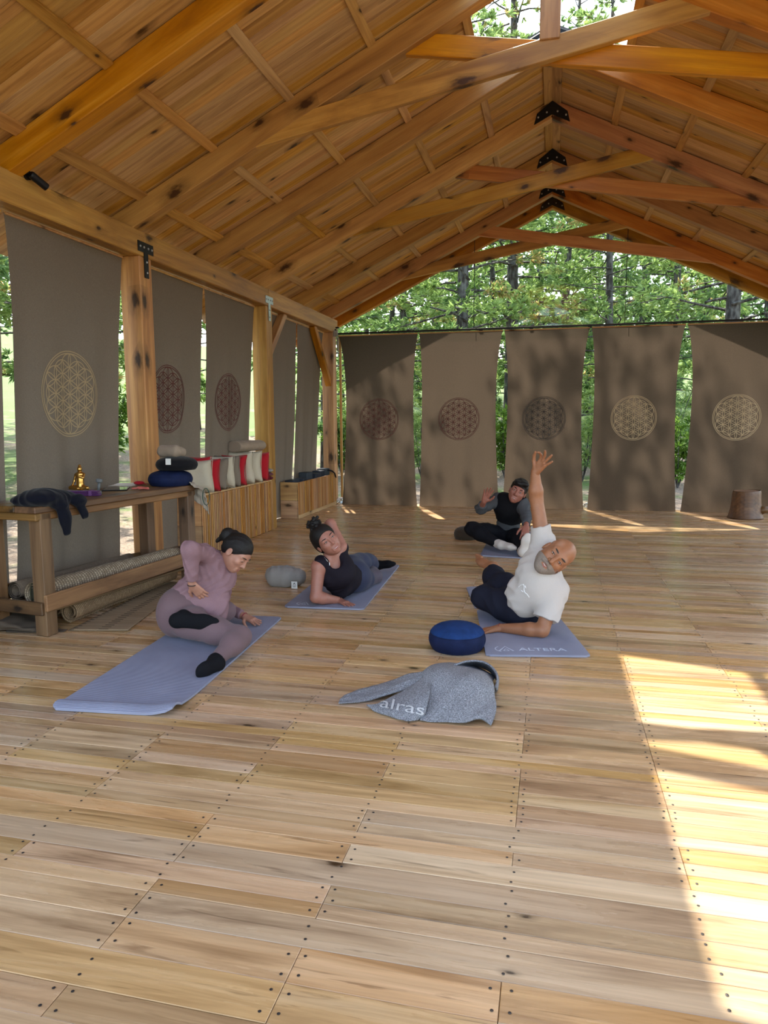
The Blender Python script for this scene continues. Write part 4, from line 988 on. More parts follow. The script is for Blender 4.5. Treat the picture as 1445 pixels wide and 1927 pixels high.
# ---- woman in mauve on the left mat
def person_mauve():
    J = joints(dict(pel=(348,1150,4.24), waist=(371,1112,4.31), chest=(400,1074,4.38), neck=(420,1050,4.40), head=(446,1040,4.38),
      shR=(386,1042,4.26), elR=(358,1034,4.06), wrR=(361,1100,4.10), haR=(382,1121,4.16),
      shL=(428,1062,4.52), elL=(418,1140,4.66), wrL=(460,1160,4.60), haL=(486,1171,4.55),
      hipB=(352,1176,4.10), knB=(452,1202,4.00), anB=(405,1243,3.70),
      hipT=(340,1135,4.26), knT=(424,1150,4.42), anT=(345,1160,4.02)))
    base = np.array([J['pel'][0], J['pel'][1], 0.012]); root = empty('person', base)
    tag(root, 'person in mauve sweatshirt and leggings, hand on hip, leaning on left mat', 'person')
    SK = skin('skin_light', (0.42, 0.205, 0.14)); TOP = fabric('mauve_knit', (0.255, 0.150, 0.168), noise=.08); LEG = fabric('mauve_leggings', (0.165, 0.105, 0.115), .7, noise=.06, sheen=.1); SOCK = fabric('black_sock', (0.008, 0.008, 0.010), .9)
    up = unit(J['neck'] - J['pel']); sd = unit(J['shR'] - J['shL'])
    HR = frame(cv(.64, -.70, .28), cv(.70, .68, .12)); hz = 1.0
    # body
    B = Solid()
    B.cone(J['pel'], J['chest'], .09, .095, .03); B.cone(J['chest'], J['neck'], .085, .05, .04)
    B.cone(J['neck'], J['head'] + HR @ np.array([0, -.025, -.05]), .050, .050, .02)
    leg(B, J['hipB'], J['knB'], J['anB'], .98); leg(B, J['hipT'], J['knT'], J['anT'], .98); arm(B, J['shR'], J['elR'], J['wrR'], .95); arm(B, J['shL'], J['elL'], J['wrL'], .95)
    H = head_solid(J['head'], HR, hz, nose=.985, soft=1.0, jaw=.94); H.cone(J['neck'], J['head'] + HR @ np.array([0, -.025, -.05]), .049, .050, .025)
    h1 = Solid(); h1.cone(J['elR']*.3 + J['wrR']*.7, J['wrR'], .030, .0235, .01); hand(h1, J['wrR'], J['haR'], cv(-.3, .3, .9), cv(-.5, -.6, .3), .95, .07, (8, 12, 8))
    h2 = Solid(); h2.cone(J['elL']*.3 + J['wrL']*.7, J['wrL'], .030, .0235, .01); hand(h2, J['wrL'], J['haL'], (0, -.1, 1), cv(-.1, -.5, .9), .95, .16, (8, -4, -4))
    body = organic('body', [(B, .008), (H, .003), (h1, .003), (h2, .003)], SK, root, base)
    face_parts(body, base, J['head'], HR, hz, M['hair'], plain('lip_a', (0.36, 0.13, 0.11), .4), .1, brow=.75, open_eye=.5)
    # leggings
    G = Solid()
    G.ell(J['pel'] + np.array([0, .02, .005]), frame(sd, up), (.125, .155, .14), .05)
    G.ell(J['pel'] + np.array([-.035, -.05, .0]), np.eye(3), (.125, .15, .165), .06)
    leg(G, J['hipB'] + np.array([0, 0, .01]), J['knB'] + np.array([0, 0, .012]), J['anB'], 1.03, .005, .05, True); leg(G, J['hipT'], J['knT'], J['anT'], 1.02, .005, .05, True)
    G.cone(J['pel'], J['waist'], .125, .105, .05); G.clip((0, 0, 0.016), (0, 0, -1))
    organic('leggings', [(G, .006)], LEG, root, base, sin_wrinkle(.0012, [((1, .2, .5), 60), ((.2, 1, .4), 45)], 1))
    # sweatshirt
    T = Solid()
    T.cone(J['waist'] - up*.07, J['chest'], .128, .122, .05); T.cone(J['waist'] - up*.03 + np.array([-.03, -.05, 0]), J['waist'] + up*.05, .105, .10, .05); T.cone(J['chest'] + sd*.07, J['chest'] - sd*.09, .108, .108, .05)
    T.cone(J['chest'], J['neck'] - up*.01, .11, .064, .05, cut=(False, True)); T.cone(J['neck'] - up*.03, J['shR'], .062, .066, .04); T.cone(J['neck'] - up*.03, J['shL'], .060, .062, .04)
    T.ell(J['chest'] + np.array([.085, .02, -.05]), np.eye(3), (.07, .08, .085), .05)
    c = J['elR']*.35 + J['wrR']*.65
    T.cone(J['shR'], J['elR'], .066, .058, .03); T.cone(J['elR'], c, .058, .044, .025); T.cone(c, J['elR']*.12 + J['wrR']*.88, .042, .037, .008, cut=(True, True))
    T.cone(J['shL'], J['elL'], .064, .052, .03); T.cone(J['elL'], J['elL']*.1 + J['wrL']*.9, .050, .034, .02, cut=(False, True))
    # loose hem falling in front of the hip
    q = J['waist'] - up*.02
    T.cone(q + np.array([.03, -.04, .02]), np.array(on_y(402, 1150, 4.22)), .110, .060, .05); T.cone(q + np.array([.06, -.02, 0]), np.array(on_y(416, 1160, 4.24)), .10, .034, .05); T.cone(J['chest'] + np.array([.05, -.03, -.05]), np.array(on_y(418, 1140, 4.26)), .09, .05, .05)
    T.clip((0, 0, 0.02), (0, 0, -1))
    organic('sweatshirt', [(T, .006)], TOP, root, base, sin_wrinkle(.012, [((.8, .1, .7), 85), ((.5, .3, -.8), 110), ((.1, .9, .5), 90), ((.9, -.3, .2), 130)], 2))
    # socks
    for an, heel, toe, n, nm in ((J['anB'], np.array(on_y(409, 1250, 3.67)), np.array(on_y(374, 1266, 3.53)), cv(.35, -.35, .85), 0), (J['anT'], np.array(on_y(332, 1168, 3.98)), np.array(on_y(409, 1172, 4.00)), cv(0, -.12, 1), 1)):
        S = Solid(); foot(S, an, heel, toe, n, .98, .004); S.cone(heel, heel*.25 + toe*.75, .037, .038, .02, side=n, flat=.75); S.cone(an, an + unit((J['knB'] if nm == 0 else J['knT']) - an)*(.035 if nm == 0 else .02), .036, .036, .01, cut=(False, True)); S.clip((0, 0, .013), (0, 0, -1))
        o = organic('sock', [(S, .005)], SOCK, root, base); o['label'] = 'black ankle sock'
    # hair with bun
    P = lambda x, y, z: J['head'] + HR @ np.array([x, y, z])
    A = Solid(); A.ell(P(0, -.018, .040), HR, (.086, .102, .090), .02); A.ell(P(0, -.06, .0), HR, (.078, .062, .075), .03); A.clip(P(0, .080, .062), HR @ np.array([0, .76, -.65]))
    A.ell(P(.0, -.105, .055), HR, (.040, .038, .045), .015); A.ell(P(.01, -.140, .030), HR, (.040, .045, .052), .012); A.cone(P(0, -.15, .03), P(0, -.165, -.06), .030, .012, .02)
    organic('hair', [(A, .004)], M['hair'], root, base, sin_wrinkle(.0018, [((.9, .1, .4), 190), ((.2, .8, .5), 160)], 3))
    for wr, n, col in ((J['wrR'], J['wrR'] - J['elR'], (0.02, .012, .012)), (J['wrL'], J['wrL'] - J['elL'], (.25, .02, .03))):
        m = MB(); d = unit(n); a = unit(np.cross(d, (0, 0, 1))); b = np.cross(d, a); m.tube([wr - base + (a*math.cos(t) + b*math.sin(t))*.027 for t in np.linspace(0, 6.283, 17)], .0035, 6); o = m.build('bracelet', plain('bracelet_cord', col, .6), root, smooth=True); o['label'] = 'thin dark bracelet' if col[0] < .1 else 'thin red bracelet'
    return root
person_mauve()

# ---- woman in navy on the middle mat
def person_navy():
    J = joints(dict(pel=(664,1085,5.72), waist=(648,1088,5.54), chest=(630,1072,5.38), neck=(624,1048,5.34), head=(614,1017,5.28),
      shR=(600,1066,5.24), elR=(594,1124,5.16), wrR=(638,1130,'z',.030), haR=(658,1138,'z',.024),
      shL=(642,1030,5.44), elL=(622,986,5.48), wrL=(604,1008,5.56),
      hipB=(660,1096,5.70), knB=(704,1085,6.02), anB=(690,1068,6.36),
      hipT=(660,1066,5.82), knT=(690,1056,6.18), anT=(707,1064,6.42)))
    base = np.array([J['pel'][0], J['pel'][1], 0.012]); root = empty('person', base)
    tag(root, 'person in dark sleeveless top and navy leggings leaning on an elbow, smiling', 'person')
    SK = skin('skin_rosy', (0.36, 0.15, 0.105)); TOP = fabric('black_jersey', (0.014, 0.011, 0.017), .75, noise=.1); LEG = fabric('navy_leggings', (0.030, 0.036, 0.075), .6, noise=.06, sheen=.1); PAN = fabric('plum_panel', (0.085, 0.07, 0.095), .6, noise=.06, sheen=.1); SOCK = fabric('black_sock_b', (0.006, 0.006, 0.008), .9)
    up = unit(J['neck'] - J['waist']); sd = unit(J['shL'] - J['shR'])
    HR = frame(cv(.52, -.16, .84), cv(-.62, .76, .16)); hz = 1.08
    B = Solid()
    B.cone(J['pel'], J['waist'], .09, .09, .03); B.cone(J['waist'], J['chest'], .09, .10, .03); B.cone(J['chest'], J['neck'], .10, .055, .04)
    B.cone(J['neck'] - up*.03, J['shR'], .058, .058, .03); B.cone(J['neck'] - up*.03, J['shL'], .056, .056, .03)
    B.cone(J['neck'], J['head'] + HR @ np.array([0, -.02, -.06]), .056, .054, .02)
    leg(B, J['hipB'], J['knB'], J['anB'], .95); leg(B, J['hipT'], J['knT'], J['anT'], .95)
    A1 = Solid(); arm(A1, J['shR'], J['elR'], J['wrR'], 1.16, 0, .02); A1.cone(J['neck'] - up*.03, J['shR'], .056, .058, .03)
    A2 = Solid(); arm(A2, J['shL'], J['elL'], J['wrL'], 1.12)
    H = head_solid(J['head'], HR, hz, jaw=1.0, soft=.8); H.cone(J['neck'], J['head'] + HR @ np.array([0, -.02, -.06]), .055, .053, .025)
    h1 = Solid(); h1.cone(J['elR']*.4 + J['wrR']*.6, J['wrR'], .034, .0285, .01); hand(h1, J['wrR'], J['haR'], (0, 0, 1), cv(.2, .9, -.4), .98, .13, (6, -3, -3))
    body = organic('body', [(B, .008), (A1, .005), (A2, .006), (H, .003), (h1, .003)], SK, root, base)
    face_parts(body, base, J['head'], HR, hz, M['hair'], plain('lip_b', (0.36, 0.10, 0.09), .4), 1.0, open_eye=.8, brow=.8, teeth=True)
    G = Solid(); G.ell(J['pel'] + np.array([0, .02, .0]), np.eye(3), (.15, .17, .135), .05)
    leg(G, J['hipT'], J['knT'], J['anT'], 1.08, .006, .05, True); G.cone(J['pel'], J['waist'], .13, .11, .05); G.cone(J['pel'], J['hipB'], .12, .10, .05)
    kk = J['hipB'] + (J['knB'] - J['hipB'])*.62
    G.cone(J['hipB'], kk, .108, .085, .05); G.clip((0, 0, .018), (0, 0, -1))
    organic('leggings', [(G, .006)], LEG, root, base, sin_wrinkle(.0015, [((1, .2, .5), 60), ((.2, 1, .4), 45)], 4))
    G = Solid(); G.cone(kk, J['knB'], .084, .068, .03); c = J['knB'] + (J['anB'] - J['knB'])*.33; G.cone(J['knB'], c, .067, .064, .03); G.cone(c, J['anB'], .064, .04, .03); G.clip((0, 0, .018), (0, 0, -1))
    o = organic('knee_panel', [(G, .006)], PAN, root, base); o['label'] = 'dull plum lower leg panel of the leggings'
    T = Solid()
    T.cone(J['waist'], J['chest'], .125, .132, .06); T.cone(J['pel']*.45 + J['waist']*.55, J['waist'], .125, .12, .05)
    T.cone(J['chest'] + sd*.05, J['chest'] - sd*.05, .115, .115, .05)
    T.cone(J['chest'] - up*.02, J['neck'] - up*.075, .118, .085, .04); T.cone(J['neck'] - up*.06 + sd*.05, J['shL'] - up*.012, .060, .058, .03); T.cone(J['neck'] - up*.055 - sd*.045, J['shR'] + sd*.030 + up*.008, .068, .069, .03)
    T.ell(J['chest'] + cv(.35, -.25, .9)*.085 + np.array([.03, 0, -.02]), np.eye(3), (.095, .09, .09), .05); T.ell(J['chest'] + cv(.9, -.1, .5)*.09, np.eye(3), (.085, .085, .085), .05)
    T.cone(J['chest'] + np.array([.02, -.02, -.06]), np.array(on_y(640, 1108, 5.42)), .10, .085, .05); T.cone(J['waist'], np.array(on_y(652, 1100, 5.52)), .11, .07, .05)
    # neckline
    T.ell(J['neck'] + cv(.45, -.35, .85)*.085, np.eye(3), (.052, .052, .066), .015, 'sub'); T.ell(J['neck'] + up*.02, np.eye(3), (.066, .066, .066), .015, 'sub'); T.clip((0, 0, .018), (0, 0, -1))
    top = organic('sleeveless_top', [(T, .006)], TOP, root, base, sin_wrinkle(.010, [((.8, .1, .7), 90), ((.5, .3, -.8), 110), ((.1, .9, .5), 100)], 5))
    S = Solid(); foot(S, J['anT'], np.array(on_y(709, 1064, 6.42)), np.array(on_y(742, 1061, 6.44)), cv(.2, -1, .1), 1.05, .004); S.cone(J['anT'], J['anT'] + unit(J['knT'] - J['anT'])*.05, .044, .046, .01, cut=(False, True)); S.clip((0, 0, .014), (0, 0, -1))
    o = organic('sock', [(S, .006)], SOCK, root, base); o['label'] = 'black sock'
    P = lambda x, y, z: J['head'] + HR @ (np.array([x, y, z])*hz)
    A = Solid(); A.ell(P(0, -.018, .040), HR, np.array((.090, .106, .096))*hz, .02); A.ell(P(0, -.055, -.01), HR, np.array((.088, .065, .085))*hz, .03); A.clip(P(0, .076, .066), HR @ np.array([0, .80, -.60]))
    A.ell(P(-.015, -.03, .150), HR, (.045, .042, .038), .02)
    for i in range(34):
        t = i*2.4; q = math.sqrt((i + .5)/34); A.ball(P(-.015 + .052*math.cos(t)*q**.5, -.03 + .048*math.sin(t)*q**.5, .152 + .036*math.sin(i*1.7)*(1.1 - .4*q)), .009 + .006*math.sin(i*3.1)**2, .004)
    organic('hair', [(A, .004)], M['hair'], root, base, sin_wrinkle(.002, [((.9, .1, .4), 190), ((.2, .8, .5), 160)], 6))
    m = MB(); d = unit(J['wrR'] - J['elR']); a = unit(np.cross(d, (0, 0, 1))); b = np.cross(d, a); m.tube([J['wrR'] - base + (a*math.cos(t) + b*math.sin(t))*.030 for t in np.linspace(0, 6.283, 17)], .003, 6); m.build('bracelet', M['lash'], root, smooth=True)
    m = MB(); q = [onto([body, top], *p, .003) for p in ((610, 1049), (613, 1053), (616, 1056.5), (619, 1059))]; q = [p - Vector(base) for p in q if p is not None]
    if len(q) > 1: m.tube(q, .0016, 5); m.tube([q[-1], q[-1] + Vector((.002, -.004, -.022))], .0042, 6); o = m.build('necklace', M['zinc'], root); o['label'] = 'thin necklace with small pendant'
    return root
person_navy()

# ---- bald man in the white t-shirt on the right mat
def person_white():
    J = joints(dict(pel=(984,1142,5.02), waist=(994,1118,4.94), chest=(1016,1090,4.86), neck=(1028,1068,4.82), head=(1046,1047,4.74),
      shR=(1022,1024,4.94), elR=(1009,938,4.98), wrR=(1007,888,4.96), haR=(1019,873,4.93),
      shL=(1046,1112,4.80), elL=(1020,1186,4.70), wrL=(940,1182,'z',.036), haL=(912,1187,'z',.026),
      hipL=(984,1152,4.96), knL=(908,1124,5.12), anL=(942,1108,5.46),
      hipR=(976,1122,5.14), knR=(930,1090,5.44), anR=(927,1068,5.74)))
    base = np.array([J['pel'][0], J['pel'][1], 0.012]); root = empty('person', base)
    tag(root, 'bald bearded person in white t-shirt and navy trousers with one arm raised', 'person')
    SK = skin('skin_tan', (0.31, 0.128, 0.060)); TEE = fabric('white_cotton', (0.52, 0.475, 0.45), .8, noise=.05, sheen=.1); TR = fabric('navy_trousers', (0.012, 0.013, 0.024), .8)
    up = unit(J['neck'] - J['waist']); sd = unit(J['shL'] - J['shR'])
    HR = frame(cv(-.44, -.20, .87), cv(.80, .52, .22)); hz = 1.15
    B = Solid()
    B.cone(J['pel'], J['chest'], .11, .12, .03); B.cone(J['chest'], J['neck'], .11, .06, .04); B.cone(J['neck'] - up*.03, J['shR'], .06, .06, .03); B.cone(J['neck'] - up*.03, J['shL'], .06, .06, .03)
    B.cone(J['neck'], J['head'] + HR @ np.array([0, -.025, -.06]), .064, .062, .02)
    leg(B, J['hipL'], J['knL'], J['anL'], .98); leg(B, J['hipR'], J['knR'], J['anR'], .98)
    A1 = Solid(); arm(A1, J['shR'], J['elR'], J['wrR'], 1.20); A1.cone(J['neck'] - up*.03, J['shR'], .058, .058, .03)
    A2 = Solid(); arm(A2, J['shL'], J['elL'], J['wrL'], 1.22)
    H = head_solid(J['head'], HR, hz, nose=1.06, jaw=1.06, chin=1.2); H.cone(J['neck'], J['head'] + HR @ np.array([0, -.025, -.06]), .063, .062, .025)
    F = Solid(); hl = np.array(on_y(930, 1070, 5.74)); to = np.array(on_y(900, 1054, 5.86)); foot(F, J['anR'], hl, to, cv(-.2, -.75, -.45), 1.2)
    d = unit(to - hl); n = unit(np.cross(d, cv(.5, .2, .8))); lat = unit(cv(-.25, .80, -.3) - d*(cv(-.25, .80, -.3) @ d))
    for i in range(5):
        q = to - d*.030 + lat*(.034 - .017*i); F.cone(q, q + d*(.060 - .007*i), .0150 - .0014*i, .0130 - .0014*i, .003)
    h1 = Solid(); h1.cone(J['elR']*.35 + J['wrR']*.65, J['wrR'], .034, .029, .01)
    hand(h1, J['wrR'], J['haR'], cv(.50, -.30, -.80), cv(-.8, .6, .1), 1.10, .22, (8, 6, 4), .25, [(30, 30, 20), (16, 14, 8), (-4, 4, 2), (-8, 0, 0)])
    h2 = Solid(); h2.cone(J['elL']*.35 + J['wrL']*.65, J['wrL'], .036, .0295, .01); hand(h2, J['wrL'], J['haL'], (0, 0, 1), cv(.1, .9, -.5), 1.08, .06, (8, 6, 4))
    for hh in (h2, A2): hh.clip((0, 0, .014), (0, 0, -1))
    body = organic('body', [(B, .008), (A1, .006), (A2, .006), (H, .003), (F, .004), (h1, .003), (h2, .003)], SK, root, base)
    face_parts(body, base, J['head'], HR, hz, plain('brow_dark', (.03, .022, .018), .7), plain('lip_c', (0.34, 0.10, 0.085), .4), 1.0, brow=1.3, open_eye=.85, teeth=True)
    # trousers
    G = Solid(); G.ell(J['pel'] + np.array([0, .03, .0]), np.eye(3), (.15, .17, .14), .06)
    leg(G, J['hipL'], J['knL'], J['anL'], 1.06, .020, .05); leg(G, J['hipR'], J['knR'], J['anR']*.75 + J['knR']*.25, 1.06, .020, .05, True); G.cone(J['pel'], J['waist'], .15, .13, .05); G.clip((0, 0, .018), (0, 0, -1))
    organic('trousers', [(G, .007)], TR, root, base, sin_wrinkle(.007, [((.8, .1, .7), 80), ((.5, .3, -.8), 100), ((.1, .9, .5), 90)], 7))
    # t-shirt
    T = Solid()
    T.cone(J['waist'], J['chest'], .140, .146, .06); T.cone(J['pel']*.35 + J['waist']*.65, J['waist'], .130, .140, .05); T.ell(J['waist'] + cv(-.30, -.05, .8)*.05, frame(cv(-.5, 0, .8), up), (.135, .125, .155), .06)
    T.cone(J['chest'] + sd*.07, J['chest'] - sd*.07, .128, .128, .05); T.cone(J['chest'], J['neck'] - up*.035, .13, .085, .05, cut=(False, True))
    T.cone(J['neck'] - up*.05, J['shR'], .078, .080, .04); T.cone(J['chest'] - sd*.05, J['shR'], .12, .078, .05); T.cone(J['neck'] - up*.05, J['shL'], .078, .082, .04)
    e = J['shR'] + (J['elR'] - J['shR'])*.42; T.cone(J['shR'], e, .080, .068, .03, cut=(False, True)); e2 = J['shL'] + (J['elL'] - J['shL'])*.74; T.cone(J['shL'], e2, .084, .090, .03, cut=(False, True))
    T.ell(J['neck'] + unit(J['head'] - J['neck'])*.035, np.eye(3), (.074, .074, .074), .012, 'sub'); T.clip((0, 0, .025), (0, 0, -1))
    tee = organic('tee_shirt', [(T, .006)], TEE, root, base, sin_wrinkle(.011, [((.8, .1, .7), 62), ((.5, .3, -.8), 84), ((.1, .9, .5), 74)], 8))
    # chest print: an open peak and a zigzag line
    ch = [(977, 1103), (986, 1101), (987, 1111), (989, 1116), (993, 1119), (996, 1123)]
    m = MB(); tee_p = []
    for line in ([(976, 1105), (980, 1101), (986, 1100)], [(985, 1099), (986.5, 1104), (986, 1110), (988, 1115), (992, 1118), (996, 1124)], [(981, 1111), (985, 1114)], [(988, 1102), (990, 1107)]):
        q = [onto([tee], *p, .002) for p in line]; q = [p - Vector(base) for p in q if p is not None]
        if len(q) > 1: m.tube(q, .0026, 5)
    o = m.build('chest_print', plain('chest_print_white', (.85, .85, .86), .6), tee); o['label'] = 'white line print on the chest'
    # beard, moustache and cropped hair
    P = lambda x, y, z: J['head'] + HR @ (np.array([x, y, z])*hz)
    A = Solid(); A.ell(P(0, .032, -.036), HR, np.array((.071, .068, .094))*hz, .03); A.ell(P(0, .012, -.052), HR, np.array((.072, .074, .056))*hz, .03); A.ell(P(0, .066, -.100), HR, np.array((.038, .036, .032))*hz, .03)
    A.clip(P(0, .05, -.050), HR @ np.array([0, -.18, 1.0])); A.clip(P(0, .004, 0), HR @ np.array([0, -1, 0])); A.ell(P(0, .112, -.072), HR, np.array((.026, .030, .013))*hz, .008, 'sub')
    A.cone(P(-.030, .092, -.064), P(0, .107, -.054), .007*hz, .009*hz, .006); A.cone(P(.030, .092, -.064), P(0, .107, -.054), .007*hz, .009*hz, .006)
    BE = plain('grey_beard', (0.25, 0.20, 0.165), .8, noise=.5, nscale=420, bump=.9); organic('beard', [(A, .0035)], BE, root, base, sin_wrinkle(.0012, [((.9, .1, .4), 260), ((.2, .8, .5), 300)], 9))
    A = Solid(); A.ell(P(0, -.018, .034), HR, np.array((.0788, .0975, .0855))*hz, .01); A.clip(P(0, 0, .030), HR @ np.array([0, .35, 1.0])); A.clip(P(0, .028, 0), HR @ np.array([0, 1, 0])); A.clip(P(0, 0, -.035), HR @ np.array([0, .3, -1.0]))
    o = organic('cropped_hair', [(A, .004)], plain('stubble', (0.22, 0.12, 0.08), .8, noise=.3, nscale=200), root, base)
    m = MB(); d = unit(J['wrL'] - J['elL']); a = unit(np.cross(d, (0, 0, 1))); b = np.cross(d, a); m.tube([J['wrL'] - base + (a*math.cos(t) + b*math.sin(t))*.031 for t in np.linspace(0, 6.283, 17)], .0028, 6); o = m.build('bracelet', plain('red_cord', (.2, .03, .03), .6), root, smooth=True)
    return root
person_white()

# ---- man in grey sweatshirt and black vest at the back
def person_grey():
    J = joints(dict(pel=(957,1006,8.26), waist=(957,985,8.22), chest=(960,956,8.14), neck=(967,941,8.08), head=(974,925,8.00),
      shR=(938,940,8.16), elR=(904,957,8.00), wrR=(911,944,7.86), haR=(917,928,7.82),
      shL=(984,950,8.02), elL=(991,973,7.86), wrL=(990,990,7.70), haL=(988,1004,7.62),
      hipR=(946,1008,8.22), knR=(888,995,7.98), anR=(936,1023,7.76), hipL=(968,1008,8.20), knL=(976,1014,7.84), anL=(982,1038,7.56)))
    base = np.array([J['pel'][0], J['pel'][1], 0.012]); root = empty('person', base)
    tag(root, 'dark-haired person in black vest and grey sleeves seated by back curtains, waving', 'person')
    SK = skin('skin_warm', (0.31, 0.115, 0.08)); SW = fabric('grey_sweat', (0.075, 0.077, 0.085), .9, noise=.12); VE = fabric('black_vest', (0.007, 0.007, 0.009), .8); TR = fabric('black_trousers', (0.008, 0.008, 0.011), .8); SO = fabric('white_sock', (0.62, 0.57, 0.53), .9)
    up = unit(J['neck'] - J['pel']); sd = unit(J['shL'] - J['shR'])
    HR = frame(cv(-.28, -.16, .90), cv(.42, .88, .14)); hz = 1.12
    B = Solid(); B.cone(J['pel'], J['chest'], .10, .11, .03); B.cone(J['chest'], J['neck'], .11, .06, .04); B.cone(J['neck'], J['head'] + HR @ np.array([0, -.025, -.06]), .058, .056, .02)
    leg(B, J['hipR'], J['knR'], J['anR'], .95); leg(B, J['hipL'], J['knL'], J['anL'], .95); arm(B, J['shR'], J['elR'], J['wrR'], 1.0); arm(B, J['shL'], J['elL'], J['wrL'], 1.0)
    H = head_solid(J['head'], HR, hz, jaw=1.0); H.cone(J['neck'], J['head'] + HR @ np.array([0, -.025, -.06]), .058, .056, .025)
    h1 = Solid(); h1.cone(J['elR']*.4 + J['wrR']*.6, J['wrR'], .032, .026, .01); hand(h1, J['wrR'], J['haR'], cv(.1, .1, -1), cv(.9, .2, .2), 1.12, .17, (2, 3, 2), .2)
    h2 = Solid(); h2.cone(J['elL']*.4 + J['wrL']*.6, J['wrL'], .032, .026, .01); hand(h2, J['wrL'], J['haL'], cv(0, .5, .8), cv(-.9, .2, .2), 1.12, .12, (15, 20, 10), .3)
    body = organic('body', [(B, .009), (H, .0035), (h1, .0035), (h2, .0035)], SK, root, base)
    face_parts(body, base, J['head'], HR, hz, M['hair'], plain('lip_d', (0.26, 0.07, 0.06), .4), .9, brow=1.1, teeth=True)
    G = Solid(); G.ell(J['pel'] + np.array([0, .0, -.01]), np.eye(3), (.17, .15, .12), .05)
    leg(G, J['hipR'], J['knR'], J['anR'], 1.05, .018, .05, True); leg(G, J['hipL'], J['knL'], J['anL'], 1.02, .014, .05, True); G.clip((0, 0, .018), (0, 0, -1))
    tr = organic('trousers', [(G, .008)], TR, root, base, sin_wrinkle(.007, [((.8, .1, .7), 80), ((.5, .3, -.8), 100)], 10))
    m = MB(); n0 = cv(-.1, -.55, .75)*.072; m.tube([J['knR'] + (J['anR'] - J['knR'])*t + n0*(1.08 - .30*t) - base for t in (0, .2, .4, .6, .8, .97)], .0045, 5); o = m.build('piping', SO, tr); o['label'] = 'white side piping of the trousers'
    T = Solid(); T.cone(J['waist'] - up*.11, J['chest'], .140, .140, .06, side=unit(np.cross(sd, up)), flat=.85); T.cone(J['chest'] + sd*.06, J['chest'] - sd*.06, .12, .12, .05)
    T.cone(J['chest'], J['shR'], .10, .078, .05); T.cone(J['chest'], J['shL'], .10, .078, .05)
    T.cone(J['shR'], J['elR'], .078, .062, .03); T.cone(J['elR'], J['elR']*.45 + J['wrR']*.55, .062, .050, .03, cut=(False, True)); T.cone(J['shL'], J['elL'], .078, .060, .03); T.cone(J['elL'], J['elL']*.2 + J['wrL']*.8, .058, .046, .03, cut=(False, True))
    T.clip((0, 0, .03), (0, 0, -1))
    organic('sweatshirt', [(T, .007)], SW, root, base, sin_wrinkle(.009, [((.3, .1, .9), 90), ((.5, .3, -.8), 100), ((.1, .3, .9), 110)], 11))
    T = Solid(); T.cone(J['waist'] + up*.06, J['chest'], .156, .158, .06, side=unit(np.cross(sd, up)), flat=.86, cut=(True, False)); T.cone(J['chest'] + sd*.06, J['chest'] - sd*.06, .136, .136, .05); T.cone(J['chest'], J['neck'], .135, .080, .05, cut=(False, True)); T.cone(J['neck'] - up*.06, J['shR']*.72 + J['neck']*.28, .080, .090, .04); T.cone(J['neck'] - up*.06, J['shL']*.70 + J['neck']*.30, .080, .092, .04)
    T.ell(J['neck'] + unit(J['head'] - J['neck'])*.04, np.eye(3), (.068, .068, .07), .012, 'sub')
    organic('vest', [(T, .007)], VE, root, base, sin_wrinkle(.004, [((.3, .1, .9), 46), ((.5, .3, -.8), 50)], 12))
    for an, hl, to, n, kn in ((J['anR'], np.array(on_y(943, 1026, 7.70)), np.array(on_y(971, 1032, 7.60)), (.2, -.4, -1), J['knR']), (J['anL'], np.array(on_y(984, 1040, 7.50)), np.array(on_y(994, 1006, 7.50)), cv(.2, .05, 1), J['knL'])):
        S = Solid(); foot(S, an, hl, to, n, 1.15, .004); S.cone(an, an + unit(kn - an)*.05, .042, .044, .01, cut=(False, True)); S.clip((0, 0, .014), (0, 0, -1)); o = organic('sock', [(S, .006)], SO, root, base); o['label'] = 'white sock'
    P = lambda x, y, z: J['head'] + HR @ (np.array([x, y, z])*hz)
    A = Solid(); A.ell(P(0, -.016, .046), HR, np.array((.088, .104, .096))*hz, .02); A.ell(P(0, -.06, 0), HR, np.array((.078, .055, .07))*hz, .03); A.clip(P(0, .082, .052), HR @ np.array([0, .74, -.67])); A.ell(P(.02, .075, .080), HR, np.array((.050, .035, .026))*hz, .02); A.ell(P(-.03, .06, .098), HR, np.array((.045, .04, .026))*hz, .02)
    organic('hair', [(A, .005)], M['hair'], root, base, sin_wrinkle(.003, [((.9, .1, .4), 120), ((.2, .8, .5), 140)], 13))
    return root
person_grey()
